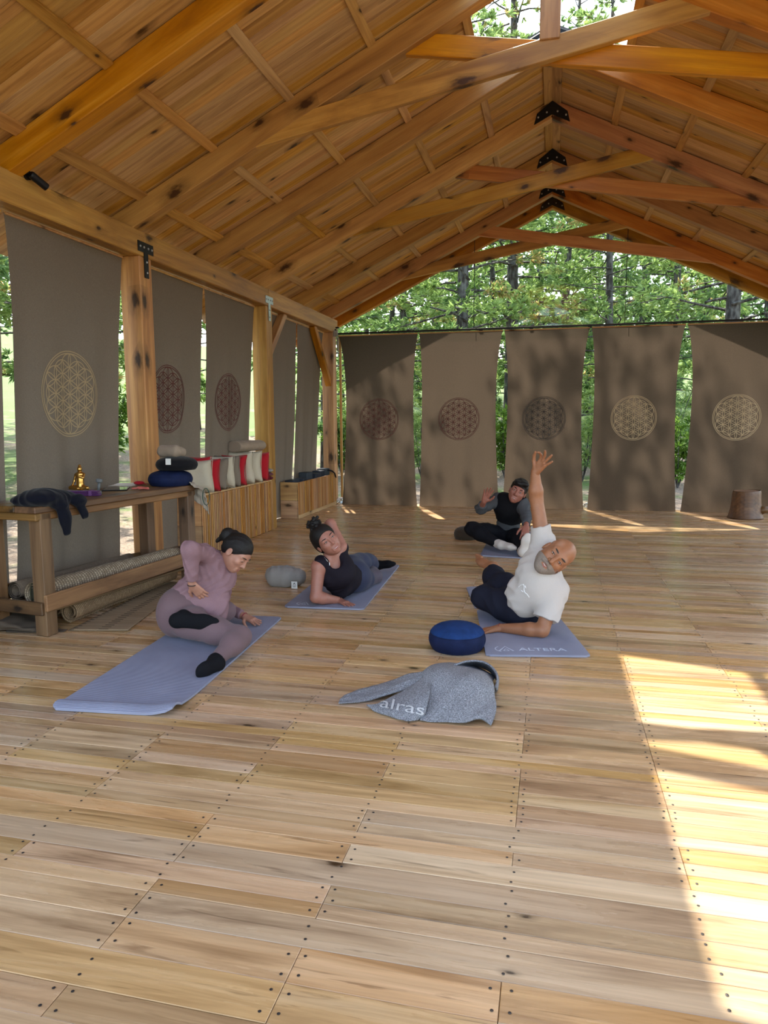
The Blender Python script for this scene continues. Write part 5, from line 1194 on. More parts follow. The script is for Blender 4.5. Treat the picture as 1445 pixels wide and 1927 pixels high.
# ------------------------------------------------------------------ furniture and small things
def bspline(net, nu, nv):
    """net[j][i] control points -> smooth grid of points (clamped at the border)"""
    net = np.array(net, float); J, I, _ = net.shape
    def basis(n, m):
        P = np.zeros((m+1, n))
        for s in range(m+1):
            t = s/m*(n-1); k = min(int(t), n-2); f = t - k
            w = [(1-f)**3/6, (3*f**3 - 6*f*f + 4)/6, (-3*f**3 + 3*f*f + 3*f + 1)/6, f**3/6]
            for q in range(4):
                j = k - 1 + q
                if j < 0: P[s, 0] += 2*w[q]; P[s, 1] -= w[q]
                elif j >= n: P[s, n-1] += 2*w[q]; P[s, n-2] -= w[q]
                else: P[s, j] += w[q]
        return P
    A = basis(J, nv); Bm = basis(I, nu); return np.einsum('aj,jic,bi->abc', A, net, Bm)
def sheet(name, net, mat, parent, base, th=0.008, nu=40, nv=40, wr=0.0, seed=0, freq=9):
    G = bspline(net, nu, nv); r = np.random.RandomState(seed)
    du = np.gradient(G, axis=1); dv = np.gradient(G, axis=0); nn = np.cross(du, dv); nn /= np.maximum(1e-9, np.linalg.norm(nn, axis=2))[..., None]
    if wr:
        u, v = np.meshgrid(np.linspace(0, 1, nu+1), np.linspace(0, 1, nv+1)); ph = r.uniform(0, 6.28, 6)
        d = np.sin(freq*u + 3*v + ph[0] + 1.3*np.sin(5*v + ph[1])) + .7*np.sin(1.7*freq*v - 4*u + ph[2] + np.sin(4*u + ph[3])) + .5*np.sin(2.3*freq*(u + v) + ph[4]); G = G + nn*(wr*d/2)[..., None]
    lo = G - nn*th/2; hi = G + nn*th/2
    for g in (lo, hi): g[..., 2] = np.maximum(g[..., 2], 0.0015 if g is lo else 0.0015 + th*.6)
    vs = [tuple(p - base) for p in hi.reshape(-1, 3)] + [tuple(p - base) for p in lo.reshape(-1, 3)]; w = nu+1; K = w*(nv+1); fs = []
    for j in range(nv):
        for i in range(nu):
            a = j*w+i; fs.append((a, a+1, a+w+1, a+w)); fs.append((K+a, K+a+w, K+a+w+1, K+a+1))
    for j in range(nv): a = j*w; fs.append((a, a+w, K+a+w, K+a)); a += nu; fs.append((a, K+a, K+a+w, a+w))
    for i in range(nu): a = i; fs.append((a, K+a, K+a+1, a+1)); a = nv*w+i; fs.append((a, a+1, K+a+1, K+a))
    return mesh_obj(name, vs, fs, mat, parent, smooth=True)
def zafu(name, c, R, H, mats, label, cat='cushion', tag_part=None, rz=0.0, pleats=26, seam=True, group=None, sq=1.0):
    """round stuffed cushion: side band, top panel, bottom panel"""
    root = empty(name, c, rz); tag(root, label, cat, group)
    n = 96
    def ring(r, z, amp):
        out = []
        for k in range(n):
            t = 2*math.pi*k/n; q = r*(1 + amp*math.sin(pleats*t + .6*math.sin(3*t))); out.append((q*math.cos(t), sq*q*math.sin(t), z))
        return out
    def surf(nm, rings, mat, cap=None):
        vs = [v for rg in rings for v in rg]; fs = [(i*n+k, i*n+(k+1) % n, (i+1)*n+(k+1) % n, (i+1)*n+k) for i in range(len(rings)-1) for k in range(n)]
        if cap: vs.append(cap); b = (len(rings)-1)*n; fs += [(b+k, b+(k+1) % n, len(vs)-1) for k in range(n)]
        return mesh_obj(nm, vs, fs, mat, root, smooth=True)
    zs = 0.62*H
    side = [ring(R*(.80 + .20*math.sin(math.pi*(.12 + .88*t*.72))), .002 + zs*t, .006*(1 - t)) for t in np.linspace(0, 1, 13)]
    surf('side_band', side, mats[0])
    rt = R*(.80 + .20*math.sin(math.pi*(.12 + .88*.72)))
    top = [ring(rt*math.cos(a*math.pi/2), zs + (H - zs)*math.sin(a*math.pi/2)**1.1, .016*math.sin(math.pi*min(1, 1.15*(1-a)))) for a in np.linspace(0, .97, 14)]
    surf('top_panel', top, mats[1], (0, 0, H))
    m = MB(); m.tube([(rt*1.004*math.cos(t), sq*rt*1.004*math.sin(t), zs) for t in np.linspace(0, 2*math.pi, 65)], .0028, 6, cap=False); m.build('seam', mats[0], root, smooth=True)
    m = MB(); m.lathe([(R*.80, .002), (R*.4, .001), (.01, .001)], 48); m.build('bottom_panel', mats[0], root)
    return root
def velvet(name, col): return plain(name, col, 0.75, noise=0.25, nscale=14, bump=0.15, sheen=0.0, spec=0.15)
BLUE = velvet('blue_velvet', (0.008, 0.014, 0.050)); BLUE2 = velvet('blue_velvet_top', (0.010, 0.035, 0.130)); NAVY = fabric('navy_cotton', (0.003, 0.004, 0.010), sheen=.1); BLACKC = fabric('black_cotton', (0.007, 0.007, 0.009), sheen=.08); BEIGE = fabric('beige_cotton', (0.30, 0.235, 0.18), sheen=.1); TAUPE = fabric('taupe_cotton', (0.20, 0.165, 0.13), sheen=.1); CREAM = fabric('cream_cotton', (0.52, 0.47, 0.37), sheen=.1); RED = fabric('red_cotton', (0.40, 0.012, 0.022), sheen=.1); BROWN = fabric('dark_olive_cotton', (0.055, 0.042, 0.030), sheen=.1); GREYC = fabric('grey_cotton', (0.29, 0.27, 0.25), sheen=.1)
M['paper'] = plain('paper', (0.72, 0.72, 0.70), .7)

# floor cushions
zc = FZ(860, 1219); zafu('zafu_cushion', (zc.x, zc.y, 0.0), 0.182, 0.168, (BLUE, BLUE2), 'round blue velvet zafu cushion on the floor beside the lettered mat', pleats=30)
zc = FZ(880, 1014); zafu('zafu_cushion', (zc.x - .02, zc.y + .0, 0.0), 0.15, 0.155, (BROWN, BROWN), 'round dark brown cushion on the floor behind the waving person', pleats=20)
def crescent():
    c = np.array(FZ(537, 1100)); c[2] = 0; root = empty('crescent_cushion', c); tag(root, 'grey crescent meditation cushion with white tag on the floor', 'cushion')
    S = Solid(); z = .075
    pts = [c + np.array(q) for q in ((-.125, .02, z), (-.06, -.045, z), (.03, -.055, z), (.115, -.01, z))]
    for a, b, r1, r2 in zip(pts[:-1], pts[1:], (.074, .088, .088), (.088, .088, .074)): S.cone(a, b, r1, r2, .03)
    S.cone(c + np.array([-.125, .05, z + .01]), c + np.array([-.02, .10, z + .015]), .070, .066, .02); S.cone(c + np.array([.02, .10, z + .01]), c + np.array([.12, .02, z]), .062, .068, .02)
    S.ell(c + np.array([-.01, .035, .175]), np.eye(3), (.115, .036, .085), .02, 'sub'); S.clip((0, 0, .002), (0, 0, -1))
    organic('stuffed_body', [(S, .005)], GREYC, root, c, sin_wrinkle(.006, [((1, .1, .0), 150), ((.8, .5, .1), 120)], 21))
    p = np.array(on_y(554, 1101, float(c[1]) - .146)) - c; m = MB(); m.cbox((p[0] - .027, p[1] - .004, p[2] - .032), (p[0] + .027, p[1] + .002, p[2] + .032), .001); t = m.build('tag', M['paper'], root); t['label'] = 'white sewn tag'
    m = MB(); y = p[1] - .0045
    m.prism([(p[0] - .012, p[2] + .004), (p[0], p[2] + .024), (p[0] + .012, p[2] + .004), (p[0] + .006, p[2] + .004), (p[0], p[2] + .014), (p[0] - .006, p[2] + .004)], .0006, 'y', y); m.box((p[0] - .016, y, p[2] - .008), (p[0] + .016, y + .0006, p[2] - .004)); m.box((p[0] - .012, y, p[2] - .018), (p[0] + .012, y + .0006, p[2] - .015)); m.build('tag_print', M['lash'], t)
crescent()

# grey knitted blanket with pale lettering
knit, nt, bs, out = new_mat('grey_knit'); L = nt.links.new
tc = N(nt, 'ShaderNodeTexCoord'); n1 = N(nt, 'ShaderNodeTexNoise', Scale=190.0, Detail=3.0, Roughness=.8); L(tc.outputs['Object'], n1.inputs['Vector']); n2 = N(nt, 'ShaderNodeTexVoronoi', Scale=170.0); L(tc.outputs['Object'], n2.inputs['Vector'])
rp = ramp(nt, [(0.30, (0.06, 0.06, 0.068)), (0.5, (0.20, 0.205, 0.23)), (0.68, (0.42, 0.43, 0.48))]); L(n1.outputs['Fac'], rp.inputs[0]); L(rp.outputs[0], bs.inputs['Base Color']); bs.inputs['Roughness'].default_value = .95
bp = N(nt, 'ShaderNodeBump', Strength=.7, Distance=.004); L(n2.outputs['Distance'], bp.inputs['Height']); L(bp.outputs[0], bs.inputs['Normal'])
def PZ_(px, py, z): return np.array(on_z(px, py, z))
def blanket():
    b = np.array(FZ(800, 1320)); root = empty('knit_blanket', b); tag(root, 'crumpled grey knitted blanket with pale lettering on the floor', 'blanket')
    # left strip folding over towards the middle
    net = [[PZ_(700, 1290, .012), PZ_(738, 1284, .03), PZ_(772, 1268, .085), PZ_(800, 1262, .13), PZ_(828, 1262, .14)],
           [PZ_(640, 1311, .006), PZ_(690, 1303, .012), PZ_(748, 1292, .06), PZ_(792, 1272, .10), PZ_(826, 1280, .12)],
           [PZ_(637, 1325, .006), PZ_(676, 1322, .008), PZ_(718, 1312, .02), PZ_(770, 1296, .05), PZ_(812, 1290, .09)]]
    sheet('side_fold', net, knit, root, b, .010, 50, 26, .005, 1)
    # sleeve-like fold with the lettering
    net = [[PZ_(728, 1318, .03), PZ_(762, 1300, .055), PZ_(792, 1278, .11), PZ_(812, 1268, .13)],
           [PZ_(706, 1330, .02), PZ_(745, 1318, .045), PZ_(785, 1300, .085), PZ_(812, 1286, .12)],
           [PZ_(684, 1324, .008), PZ_(728, 1335, .03), PZ_(776, 1330, .06), PZ_(806, 1316, .09)],
           [PZ_(700, 1336, .006), PZ_(722, 1344, .012), PZ_(772, 1350, .022), PZ_(800, 1344, .03)],
           [PZ_(712, 1339, .006), PZ_(745, 1350, .008), PZ_(768, 1362, .008), PZ_(796, 1350, .006)]]
    fold = sheet('front_fold', net, knit, root, b, .010, 40, 40, .003, 2)
    # main body
    net = [[PZ_(806, 1256, .02), PZ_(826, 1250, .04), PZ_(856, 1250, .03), PZ_(886, 1252, .03), PZ_(916, 1262, .02), PZ_(930, 1278, .01)],
           [PZ_(798, 1262, .12), PZ_(818, 1246, .17), PZ_(848, 1252, .165), PZ_(876, 1256, .17), PZ_(905, 1262, .15), PZ_(925, 1282, .10)],
           [PZ_(797, 1276, .12), PZ_(820, 1266, .16), PZ_(850, 1276, .15), PZ_(880, 1276, .16), PZ_(910, 1282, .14), PZ_(929, 1300, .08)],
           [PZ_(796, 1305, .085), PZ_(825, 1300, .10), PZ_(855, 1304, .105), PZ_(885, 1306, .10), PZ_(915, 1306, .085), PZ_(932, 1318, .05)],
           [PZ_(793, 1335, .03), PZ_(822, 1336, .04), PZ_(852, 1338, .045), PZ_(882, 1340, .045), PZ_(915, 1334, .045), PZ_(936, 1336, .04)],
           [PZ_(790, 1357, .006), PZ_(820, 1359, .006), PZ_(852, 1361, .006), PZ_(880, 1363, .006), PZ_(906, 1346, .035), PZ_(924, 1366, .008)]]
    sheet('main_fold', net, knit, root, b, .011, 60, 60, .007, 3, 8)
    # stand-up loop at the back
    net = [[PZ_(850, 1262, .02), PZ_(866, 1258, .02), PZ_(895, 1252, .02), PZ_(922, 1262, .015), PZ_(940, 1284, .01), PZ_(932, 1304, .008)],
           [PZ_(852, 1256, .09), PZ_(868, 1250, .08), PZ_(898, 1246, .08), PZ_(926, 1256, .07), PZ_(942, 1276, .06), PZ_(934, 1300, .04)],
           [PZ_(854, 1252, .13), PZ_(870, 1246, .14), PZ_(898, 1240, .14), PZ_(924, 1250, .13), PZ_(938, 1272, .11), PZ_(932, 1294, .07)]]
    sheet('back_loop', net, knit, root, b, .010, 50, 20, .003, 4)
    # lettering knitted into the front fold
    cu = bpy.data.curves.new('t', 'FONT'); cu.body = 'alras'; cu.size = 1.0; tmp = bpy.data.objects.new('tmp_text', cu); COL.objects.link(tmp); dg = bpy.context.evaluated_depsgraph_get(); me = bpy.data.meshes.new_from_object(tmp.evaluated_get(dg)); bpy.data.objects.remove(tmp)
    bm = bmesh.new(); bm.from_mesh(me); bmesh.ops.triangulate(bm, faces=bm.faces); bmesh.ops.subdivide_edges(bm, edges=bm.edges, cuts=2, use_grid_fill=True)
    xs = [v.co.x for v in bm.verts]; x0, x1 = min(xs), max(xs); gone = []
    sheets = [o for o in root.children]
    for v in bm.verts:
        u = (v.co.x - x0)/(x1 - x0); p = onto(sheets, 714 + 82*u + 6*v.co.y, 1331 + 15*u - 27*v.co.y, .0035)
        if p is None: gone.append(v)
        else: v.co = p - Vector(b)
    if gone: bmesh.ops.delete(bm, geom=gone, context='VERTS')
    bm.to_mesh(me); bm.free(); me.materials.clear(); me.materials.append(plain('pale_yarn', (.50, .50, .52), .8)); o = link(bpy.data.objects.new('lettering', me), root); o['label'] = 'pale lettering'
blanket()

# table ------------------------------------------------------------------
TX0, TX1, TY0, TY1, TZ, TA = -3.86, -3.30, 4.00, 5.76, 0.893, math.radians(-7.8)
def TP(x, y, z):      # a point of the table's own plan, turned with the table about its near front corner
    dx, dy = x - TX1, y - TY0; return np.array((TX1 + dx*math.cos(TA) - dy*math.sin(TA), TY0 + dx*math.sin(TA) + dy*math.cos(TA), z))
def table():
    o0 = Vector(((TX0+TX1)/2, (TY0+TY1)/2, 0)); root = empty('rustic_table', TP(o0.x, o0.y, 0), TA); tag(root, 'long dark rustic wooden table against the left curtains', 'table')
    def bm_(name, a, b, w, h, side=None, mat='old'): 
        return beam(name, Vector(a) - o0, Vector(b) - o0, w, h, M[mat], root, side=side)
    n = 3; w = (TX1 - TX0 - .0)/n
    for i in range(n):
        x = TX0 + w*(i + .5); bm_('top_board', (x, TY0, TZ - .0225), (x, TY1, TZ - .0225), w - .003, .045)
    bm_('apron', (TX1 - .03, TY0 + .054, TZ - .07), (TX1 - .03, TY1 - .054, TZ - .07), .045, .05); bm_('apron', (TX0 + .03, TY0 + .054, TZ - .07), (TX0 + .03, TY1 - .054, TZ - .07), .045, .05)
    bm_('apron', (TX0 + .008, TY0 + .03, TZ - .07), (TX1 - .008, TY0 + .03, TZ - .07), .045, .05); bm_('apron', (TX0 + .008, TY1 - .03, TZ - .07), (TX1 - .008, TY1 - .03, TZ - .07), .045, .05)
    for x in (TX0 + .06, TX1 - .06):
        for y in (TY0 + .09, TY1 - .07): bm_('leg', (x, y, 0.001), (x, y, TZ - .046), .098, .105, side=(0, 1, 0), mat='table_leg')
    bm_('rail', (TX1 + .004, TY0 + .03, .235), (TX1 + .004, TY1 - .01, .262), .028, .115, mat='table_rail'); bm_('rail', (TX0 + .0, TY0 + .03, .235), (TX0 + .0, TY1, .215), .028, .115)
    bm_('rail', (TX0, TY0 + .035, .195), (TX1 - .02, TY0 + .035, .195), .03, .09); bm_('rail', (TX0, TY1 - .02, .195), (TX1 - .02, TY1 - .02, .195), .03, .09)
    for i in range(4):
        x = TX0 + .10 + .125*i; bm_('shelf_board', (x, TY0 + .12, .165), (x, TY1 - .06, .165), .11, .02)
M['table_leg'] = wood('table_leg_wood', (0.24, 0.14, 0.062), (0.155, 0.085, 0.036), (0.07, 0.035, 0.014), rough=.6, knots=.2, streak=.8); M['table_rail'] = wood('table_rail_wood', (0.42, 0.25, 0.11), (0.31, 0.17, 0.068), (0.12, 0.055, 0.022), rough=.6, knots=.5, streak=.7, knot_size=.14)
table()
TT = TZ + .001
def on_table(px, py): return on_z(px, py, TT)
# sweater on the near end
def sweater():
    c = np.array(on_table(75, 938)); root = empty('navy_sweater', c); tag(root, 'dark navy sweater dumped over the near edge of the table', 'sweater')
    S = Solid(); Q = lambda px, py, z: np.array(on_z(px, py, z))
    ylift = lambda p, dz: p + np.array([0, 0, dz])
    a = np.array(on_table(38, 950)); b_ = np.array(on_table(105, 945))
    S.ell(a + np.array([.05, .06, .03]), np.eye(3), (.13, .15, .050), .05); S.ell(a + np.array([.16, .02, .05]), np.eye(3), (.13, .14, .065), .05); S.ell(b_ + np.array([.0, .0, .035]), np.eye(3), (.12, .13, .05), .05)
    e = TP(TX1 + .022, 4.20, TT - .005); S.cone(b_ + np.array([.03, -.02, .03]), e, .05, .045, .04, side=(0, 0, 1), flat=.5); S.cone(e, TP(TX1 + .035, 4.22, .80), .050, .046, .03, side=(1, 0, 0), flat=.5); S.cone(TP(TX1 + .035, 4.22, .80), TP(TX1 + .03, 4.23, .70), .045, .034, .03, side=(1, 0, 0), flat=.5)
    e2 = TP(TX1 + .018, 4.37, TT + .005); S.cone(b_ + np.array([.06, .08, .02]), e2, .05, .045, .04, side=(0, 0, 1), flat=.5); S.cone(e2, TP(TX1 + .032, 4.40, .80), .046, .038, .03, side=(1, 0, 0), flat=.5)
    organic('knitted_cloth', [(S, .006)], NAVY, root, c, sin_wrinkle(.012, [((.8, .3, .4), 95), ((.3, .9, .3), 80), ((.6, -.5, .5), 120)], 31))
sweater()
def statue():
    c = np.array(on_table(152, 921)); root = empty('gold_statuette', c); tag(root, 'small shiny gold statuette of a seated meditating figure on the table', 'statuette')
    s = 1.16; S = Solid(); P = lambda x, y, z: c + np.array([x, y, z])*s
    SC = lambda a, b_, ra, rb, k: S.cone(a, b_, ra*s, rb*s, k)
    SC(P(0, 0, .015), P(0, 0, .060), .030, .022, .015); SC(P(0, 0, .06), P(0, 0, .105), .022, .026, .015); SC(P(-.022, 0, .108), P(.022, 0, .108), .012, .012, .015); SC(P(0, 0, .11), P(0, 0, .132), .009, .009, .006)
    S.ell(P(.002, -.003, .145), np.eye(3), (.019, .021, .025), .004); S.ball(P(-.002, .004, .168), .012, .004)
    SC(P(-.034, 0, .108), P(-.045, -.005, .060), .009, .008, .005); SC(P(-.045, -.005, .060), P(-.050, -.03, .022), .008, .006, .005); SC(P(.034, 0, .108), P(.040, -.02, .085), .009, .008, .005); SC(P(.040, -.02, .085), P(.018, -.038, .100), .008, .006, .005)
    SC(P(-.02, 0, .016), P(-.060, -.030, .014), .017, .014, .008); SC(P(-.060, -.030, .014), P(.012, -.052, .011), .013, .009, .006); SC(P(.02, 0, .016), P(.075, -.030, .014), .017, .013, .008); SC(P(.075, -.030, .014), P(-.005, -.045, .014), .012, .009, .006)
    gold = plain('polished_gold', (0.62, 0.36, 0.10), 0.28, 1.0); organic('figure', [(S, .003)], gold, root, c); m = MB(); m.lathe([(.068, 0), (.072, .005), (.068, .010)], 28); m.build('base', gold, root)
statue()
def purple():
    c = on_table(154, 933); root = empty('purple_strap', (c.x, c.y, TT), 0.25); tag(root, 'folded purple yoga strap on the table before the gold statuette', 'strap')
    pm = fabric('purple_webbing', (0.085, 0.022, 0.10), sheen=.1)
    for i in range(3):
        m = MB(); L_ = .140 - i*.006; pts = [(-L_, 0), (L_, 0)]; z = .0065 + i*.013; m.cbox((-L_, -.030, z - .006), (L_, .030, z + .006), .003); m.build('strap_fold', pm, root)
    m = MB(); m.cbox((.06, -.032, .0), (.085, .032, .042), .003); m.build('band', plain('violet_band', (.13, .04, .15), .6), root)
purple()
def dumbbell():
    c = on_table(187, 931); root = empty('hand_weight', (c.x, c.y, TT + .062), 1.1); root.rotation_euler = (0, math.radians(-84), 0.3); root.scale = (.72, .72, .72); tag(root, 'small grey hand weight on the table behind the purple strap', 'dumbbell')
    gm = plain('grey_rubber', (.11, .12, .125), .5); m = MB()
    def hexhead(x0, x1):
        m = MB(); vs = []; n = 8
        for x, r in ((x0, .028), (x0 + (x1-x0)*.2, .034), (x0 + (x1-x0)*.8, .034), (x1, .028)):
            for k in range(n): t = 2*math.pi*(k+.5)/n; vs.append((x, r*math.cos(t), r*math.sin(t)))
        fs = [(i*n+k, i*n+(k+1) % n, (i+1)*n+(k+1) % n, (i+1)*n+k) for i in range(3) for k in range(n)] + [tuple(range(n)), tuple(3*n+k for k in range(n))]; m.add(vs, fs); m.build('head', gm, root)
    hexhead(-.085, -.045); hexhead(.045, .085); m = MB(); m.tube([(-.046, 0, 0), (0, 0, 0), (.046, 0, 0)], [.013, .016, .013], 10); m.build('handle', gm, root, smooth=True)
dumbbell()
c = on_table(218, 921); root = empty('tablet', (c.x, c.y, TT), .5); tag(root, 'thin black tablet lying flat on the table', 'tablet'); m = MB(); m.cbox((-.10, -.14, 0), (.10, .14, .008), .003); m.build('case', M['black_metal'], root); m = MB(); m.box((-.088, -.125, .0082), (.088, .125, .0088)); m.build('screen', plain('dark_screen', (.03, .032, .036), .08), root)
c = on_table(238, 911.5); root = empty('paper_sheet', (c.x, c.y, TT), .2); tag(root, 'pale paper sheets lying on the table beside the blue cushion', 'paper'); 
for i in range(3): m = MB(); m.box((-.105, -.15, .0006*i), (.105, .15, .0006*i + .0004)); o = m.build('sheet', M['paper'], root); o.rotation_euler = (0, 0, .07*i)
def coral():
    c = np.array(on_table(266, 921)); root = empty('coral_ribbon', c); tag(root, 'crumpled coral fabric ribbon on the table by the blue cushion', 'ribbon'); S = Solid()
    for a, b_, r in (((-.07, -.01, .008), (.0, 0, .012), .016), ((0, 0, .012), (.075, -.02, .008), .014), ((-.02, 0, .018), (.02, .03, .012), .014), ((.0, -.03, .008), (.05, .02, .014), .012)): S.cone(c + np.array(a), c + np.array(b_), r, r*.8, .006, side=(0, 0, 1), flat=.5)
    S.clip((0, 0, TT + .001), (0, 0, -1)); organic('cloth', [(S, .0035)], fabric('coral_cotton', (.62, .16, .13)), root, c, sin_wrinkle(.003, [((.8, .3, .4), 150), ((.3, .9, .3), 120)], 33))
coral()
c = on_table(262, 912.5); root = empty('red_pouch', (c.x, c.y, TT)); tag(root, 'small red cloth pouch behind the coral ribbon', 'pouch'); m = MB(); ell_mb(m, np.array([0, 0, .018]), np.eye(3), (.05, .035, .018)); m.build('pouch_body', RED, root, smooth=True); m = MB(); m.tube([(.045, 0, .02), (.06, -.01, .012), (.075, .0, .004)], .003, 5); m.build('drawstring', RED, root)
# cushions piled on the table
c = on_table(309, 915); CX, CY = c.x, c.y + .11
zafu('zafu_cushion', (CX, CY, TT), .190, .138, (BLUE, BLUE), 'round navy velvet cushion at the far end of the table, bottom of its pile', pleats=24)
zafu('zafu_cushion', (CX + .05, CY + .03, TT + .134), .180, .118, (BLACKC, BLACKC), 'round black cushion with a white tag, middle of the pile on the table', pleats=20)
tagp = empty('cushion_tag_holder', (0, 0, 0)); bpy.data.objects.remove(tagp)
blk = [o for o in COL.objects if o.get('label', '').startswith('round black cushion')][0]
m = MB(); m.cbox((-.02, -.188, .045), (.025, -.178, .098), .001); t = m.build('tag', M['paper'], blk); t['label'] = 'white sewn tag'; t.rotation_euler = (-.05, 0, .1)
def beige_pile():
    c = np.array((CX - .02, CY + .03, TT + .244)); root = empty('crescent_cushion', c); tag(root, 'beige crescent cushion on top of the pile on the table', 'cushion'); S = Solid()
    S.cone(c + np.array([-.06, .0, .052]), c + np.array([.075, -.03, .054]), .054, .054, .03); S.cone(c + np.array([-.10, .05, .045]), c + np.array([-.06, .10, .045]), .045, .042, .02); S.cone(c + np.array([.075, -.03, .054]), c + np.array([.09, .05, .045]), .050, .044, .02); S.clip(c, (0, 0, -1)); organic('stuffed_body', [(S, .005)], BEIGE, root, c, sin_wrinkle(.004, [((1, .1, .0), 90), ((.8, .5, .1), 70)], 35))
beige_pile()
def beige_cloth():
    b = TP(TX1, TY1, TT); root = empty('beige_shirt', b); tag(root, 'beige linen cloth hanging off the far corner of the table', 'cloth')
    x, y = float(TP(TX1, TY1, 0)[0]), float(TP(TX1, TY1, 0)[1])
    net = [[(x - .20, y - .10, TT + .012), (x - .10, y - .09, TT + .03), (x - .0, y - .10, TT + .02), (x + .05, y - .10, TT - .02)],
           [(x - .20, y - .0, TT + .012), (x - .09, y + .0, TT + .03), (x + .02, y - .0, TT + .015), (x + .065, y + .0, TT - .05)],
           [(x - .17, y + .03, TT - .02), (x - .08, y + .05, TT - .01), (x + .03, y + .05, TT - .03), (x + .08, y + .02, TT - .10)],
           [(x - .10, y + .05, TT - .09), (x - .02, y + .06, TT - .10), (x + .05, y + .05, TT - .12), (x + .09, y + .03, TT - .16)],
           [(x - .04, y + .055, TT - .16), (x + .02, y + .06, TT - .19), (x + .06, y + .05, TT - .23), (x + .10, y + .04, TT - .27)]]
    sheet('linen', net, fabric('light_linen', (.42, .36, .29), sheen=.1), root, b, .005, 36, 44, .012, 7, 14)
beige_cloth()
b = Vector(TP(TX1 + .10, TY1 + .0, TT - .03)); root = empty('green_strap', b); tag(root, 'dark green strap loop hanging at the far table corner', 'strap'); m = MB(); m.tube([(.0 + .028*math.sin(t), .01*math.sin(t), -.075 + .075*math.cos(t)) for t in np.linspace(0, 6.283, 25)], .011, 6, cap=False, flat=.25); m.build('webbing', fabric('green_webbing', (.008, .07, .055), sheen=.1), root, smooth=True)

# woven mats below the table ------------------------------------------------------
def weave_mat(name, a, b_, sx, sy):
    m, nt, bs, out = new_mat(name); L = nt.links.new; tc = N(nt, 'ShaderNodeTexCoord')
    s = N(nt, 'ShaderNodeVectorMath', operation='MULTIPLY'); L(tc.outputs['UV'], s.inputs[0]); s.inputs[1].default_value = (sx, sy, 1)
    ck = N(nt, 'ShaderNodeTexBrick'); ck.inputs['Scale'].default_value = 1.0; ck.inputs['Color1'].default_value = (*a, 1); ck.inputs['Color2'].default_value = (*b_, 1); ck.inputs['Mortar'].default_value = (*[x*.38 for x in b_], 1); ck.inputs['Mortar Size'].default_value = .08; ck.inputs['Brick Width'].default_value = 1.0; ck.inputs['Row Height'].default_value = .5; L(s.outputs[0], ck.inputs['Vector'])
    n = N(nt, 'ShaderNodeTexNoise', Scale=7.0, Detail=4.0); L(tc.outputs['Object'], n.inputs['Vector']); L(mixc(nt, math_n(nt, 'MULTIPLY', n.outputs['Fac'], .55), ck.outputs['Color'], tuple(x*.45 for x in b_)), bs.inputs['Base Color']); bs.inputs['Roughness'].default_value = .85
    bp = N(nt, 'ShaderNodeBump', Strength=.6, Distance=.004); bp.invert = True; L(ck.outputs['Fac'], bp.inputs['Height']); L(bp.outputs[0], bs.inputs['Normal']); return m
W1 = weave_mat('palm_weave_pale', (.60, .48, .34), (.33, .24, .15), 70, 34); W2 = weave_mat('palm_weave_brown', (.52, .35, .20), (.34, .21, .11), 60, 40); W3 = weave_mat('reed_weave', (.50, .36, .22), (.36, .25, .14), .9, 30); W4 = weave_mat('burlap', (.34, .25, .17), (.22, .16, .11), 90, 90)
def uv_grid_obj(name, G, mat, parent, base, th=.004):
    nv, nu, _ = G.shape; du = np.gradient(G, axis=1); dv = np.gradient(G, axis=0); nn = np.cross(du, dv); nn /= np.maximum(1e-9, np.linalg.norm(nn, axis=2))[..., None]
    hi = (G + nn*th/2 - base).reshape(-1, 3); lo = (G - nn*th/2 - base).reshape(-1, 3); K = nu*nv; fs = []
    for j in range(nv-1):
        for i in range(nu-1): a = j*nu+i; fs.append((a, a+1, a+nu+1, a+nu)); fs.append((K+a, K+a+nu, K+a+nu+1, K+a+1))
    for j in range(nv-1): a = j*nu; fs.append((a, a+nu, K+a+nu, K+a)); a += nu-1; fs.append((a, K+a, K+a+nu, a+nu))
    for i in range(nu-1): a = i; fs.append((a, K+a, K+a+1, a+1)); a = (nv-1)*nu+i; fs.append((a, a+1, K+a+1, K+a))
    o = mesh_obj(name, np.concatenate([hi, lo]), fs, mat, parent, smooth=True); uv = o.data.uv_layers.new(name='uv'); li = np.zeros(len(o.data.loops), np.int32); o.data.loops.foreach_get('vertex_index', li); q = li % K; uv.data.foreach_set('uv', np.stack([(q % nu)/(nu-1), (q // nu)/(nv-1)], 1).astype(np.float32).ravel()); return o
def roll(name, a, b_, r, turns, mat, label, flap=0.0, flap_dir=1, phase=0.0):
    """rolled sheet: a spiral swept from a to b, with an optional flap lying out"""
    a = np.array(a, float); b_ = np.array(b_, float); ax = unit(b_ - a); up = np.array([0, 0, 1.0]); sd = unit(np.cross(ax, up))*flap_dir
    root = empty(name, a); tag(root, label, 'rolled mat', 'rolled mats under the table')
    prof = []
    if flap: 
        for t in np.linspace(1, 0, 8)[:-1]: prof.append((sd*(flap*t), .004))
    n = int(20*turns)
    for i in range(n+1):
        t = i/n; ang = -math.pi/2 + phase*0 + t*turns*2*math.pi*(-1); rr = r*(1 - .55*t); prof.append((sd*(rr*math.cos(ang)), r + rr*math.sin(ang)))
    G = np.array([[a + ax*(np.linalg.norm(b_ - a)*s) + p[0] + up*(p[1] - a[2]*0) for p in prof] for s in np.linspace(0, 1, 14)]); rs = np.random.RandomState(3)
    G[..., 2] += .003*np.sin(G[..., 1]*9 + G[..., 0]*5)
    uv_grid_obj('woven_sheet', np.transpose(G, (0, 1, 2)), mat, root, a); return root
roll('rolled_palm_mat', TP(TX1 - .20, 4.12, .176), TP(TX1 - .16, 5.70, .176), .088, 2.6, W1, 'pale herringbone palm mat rolled up on the table shelf')
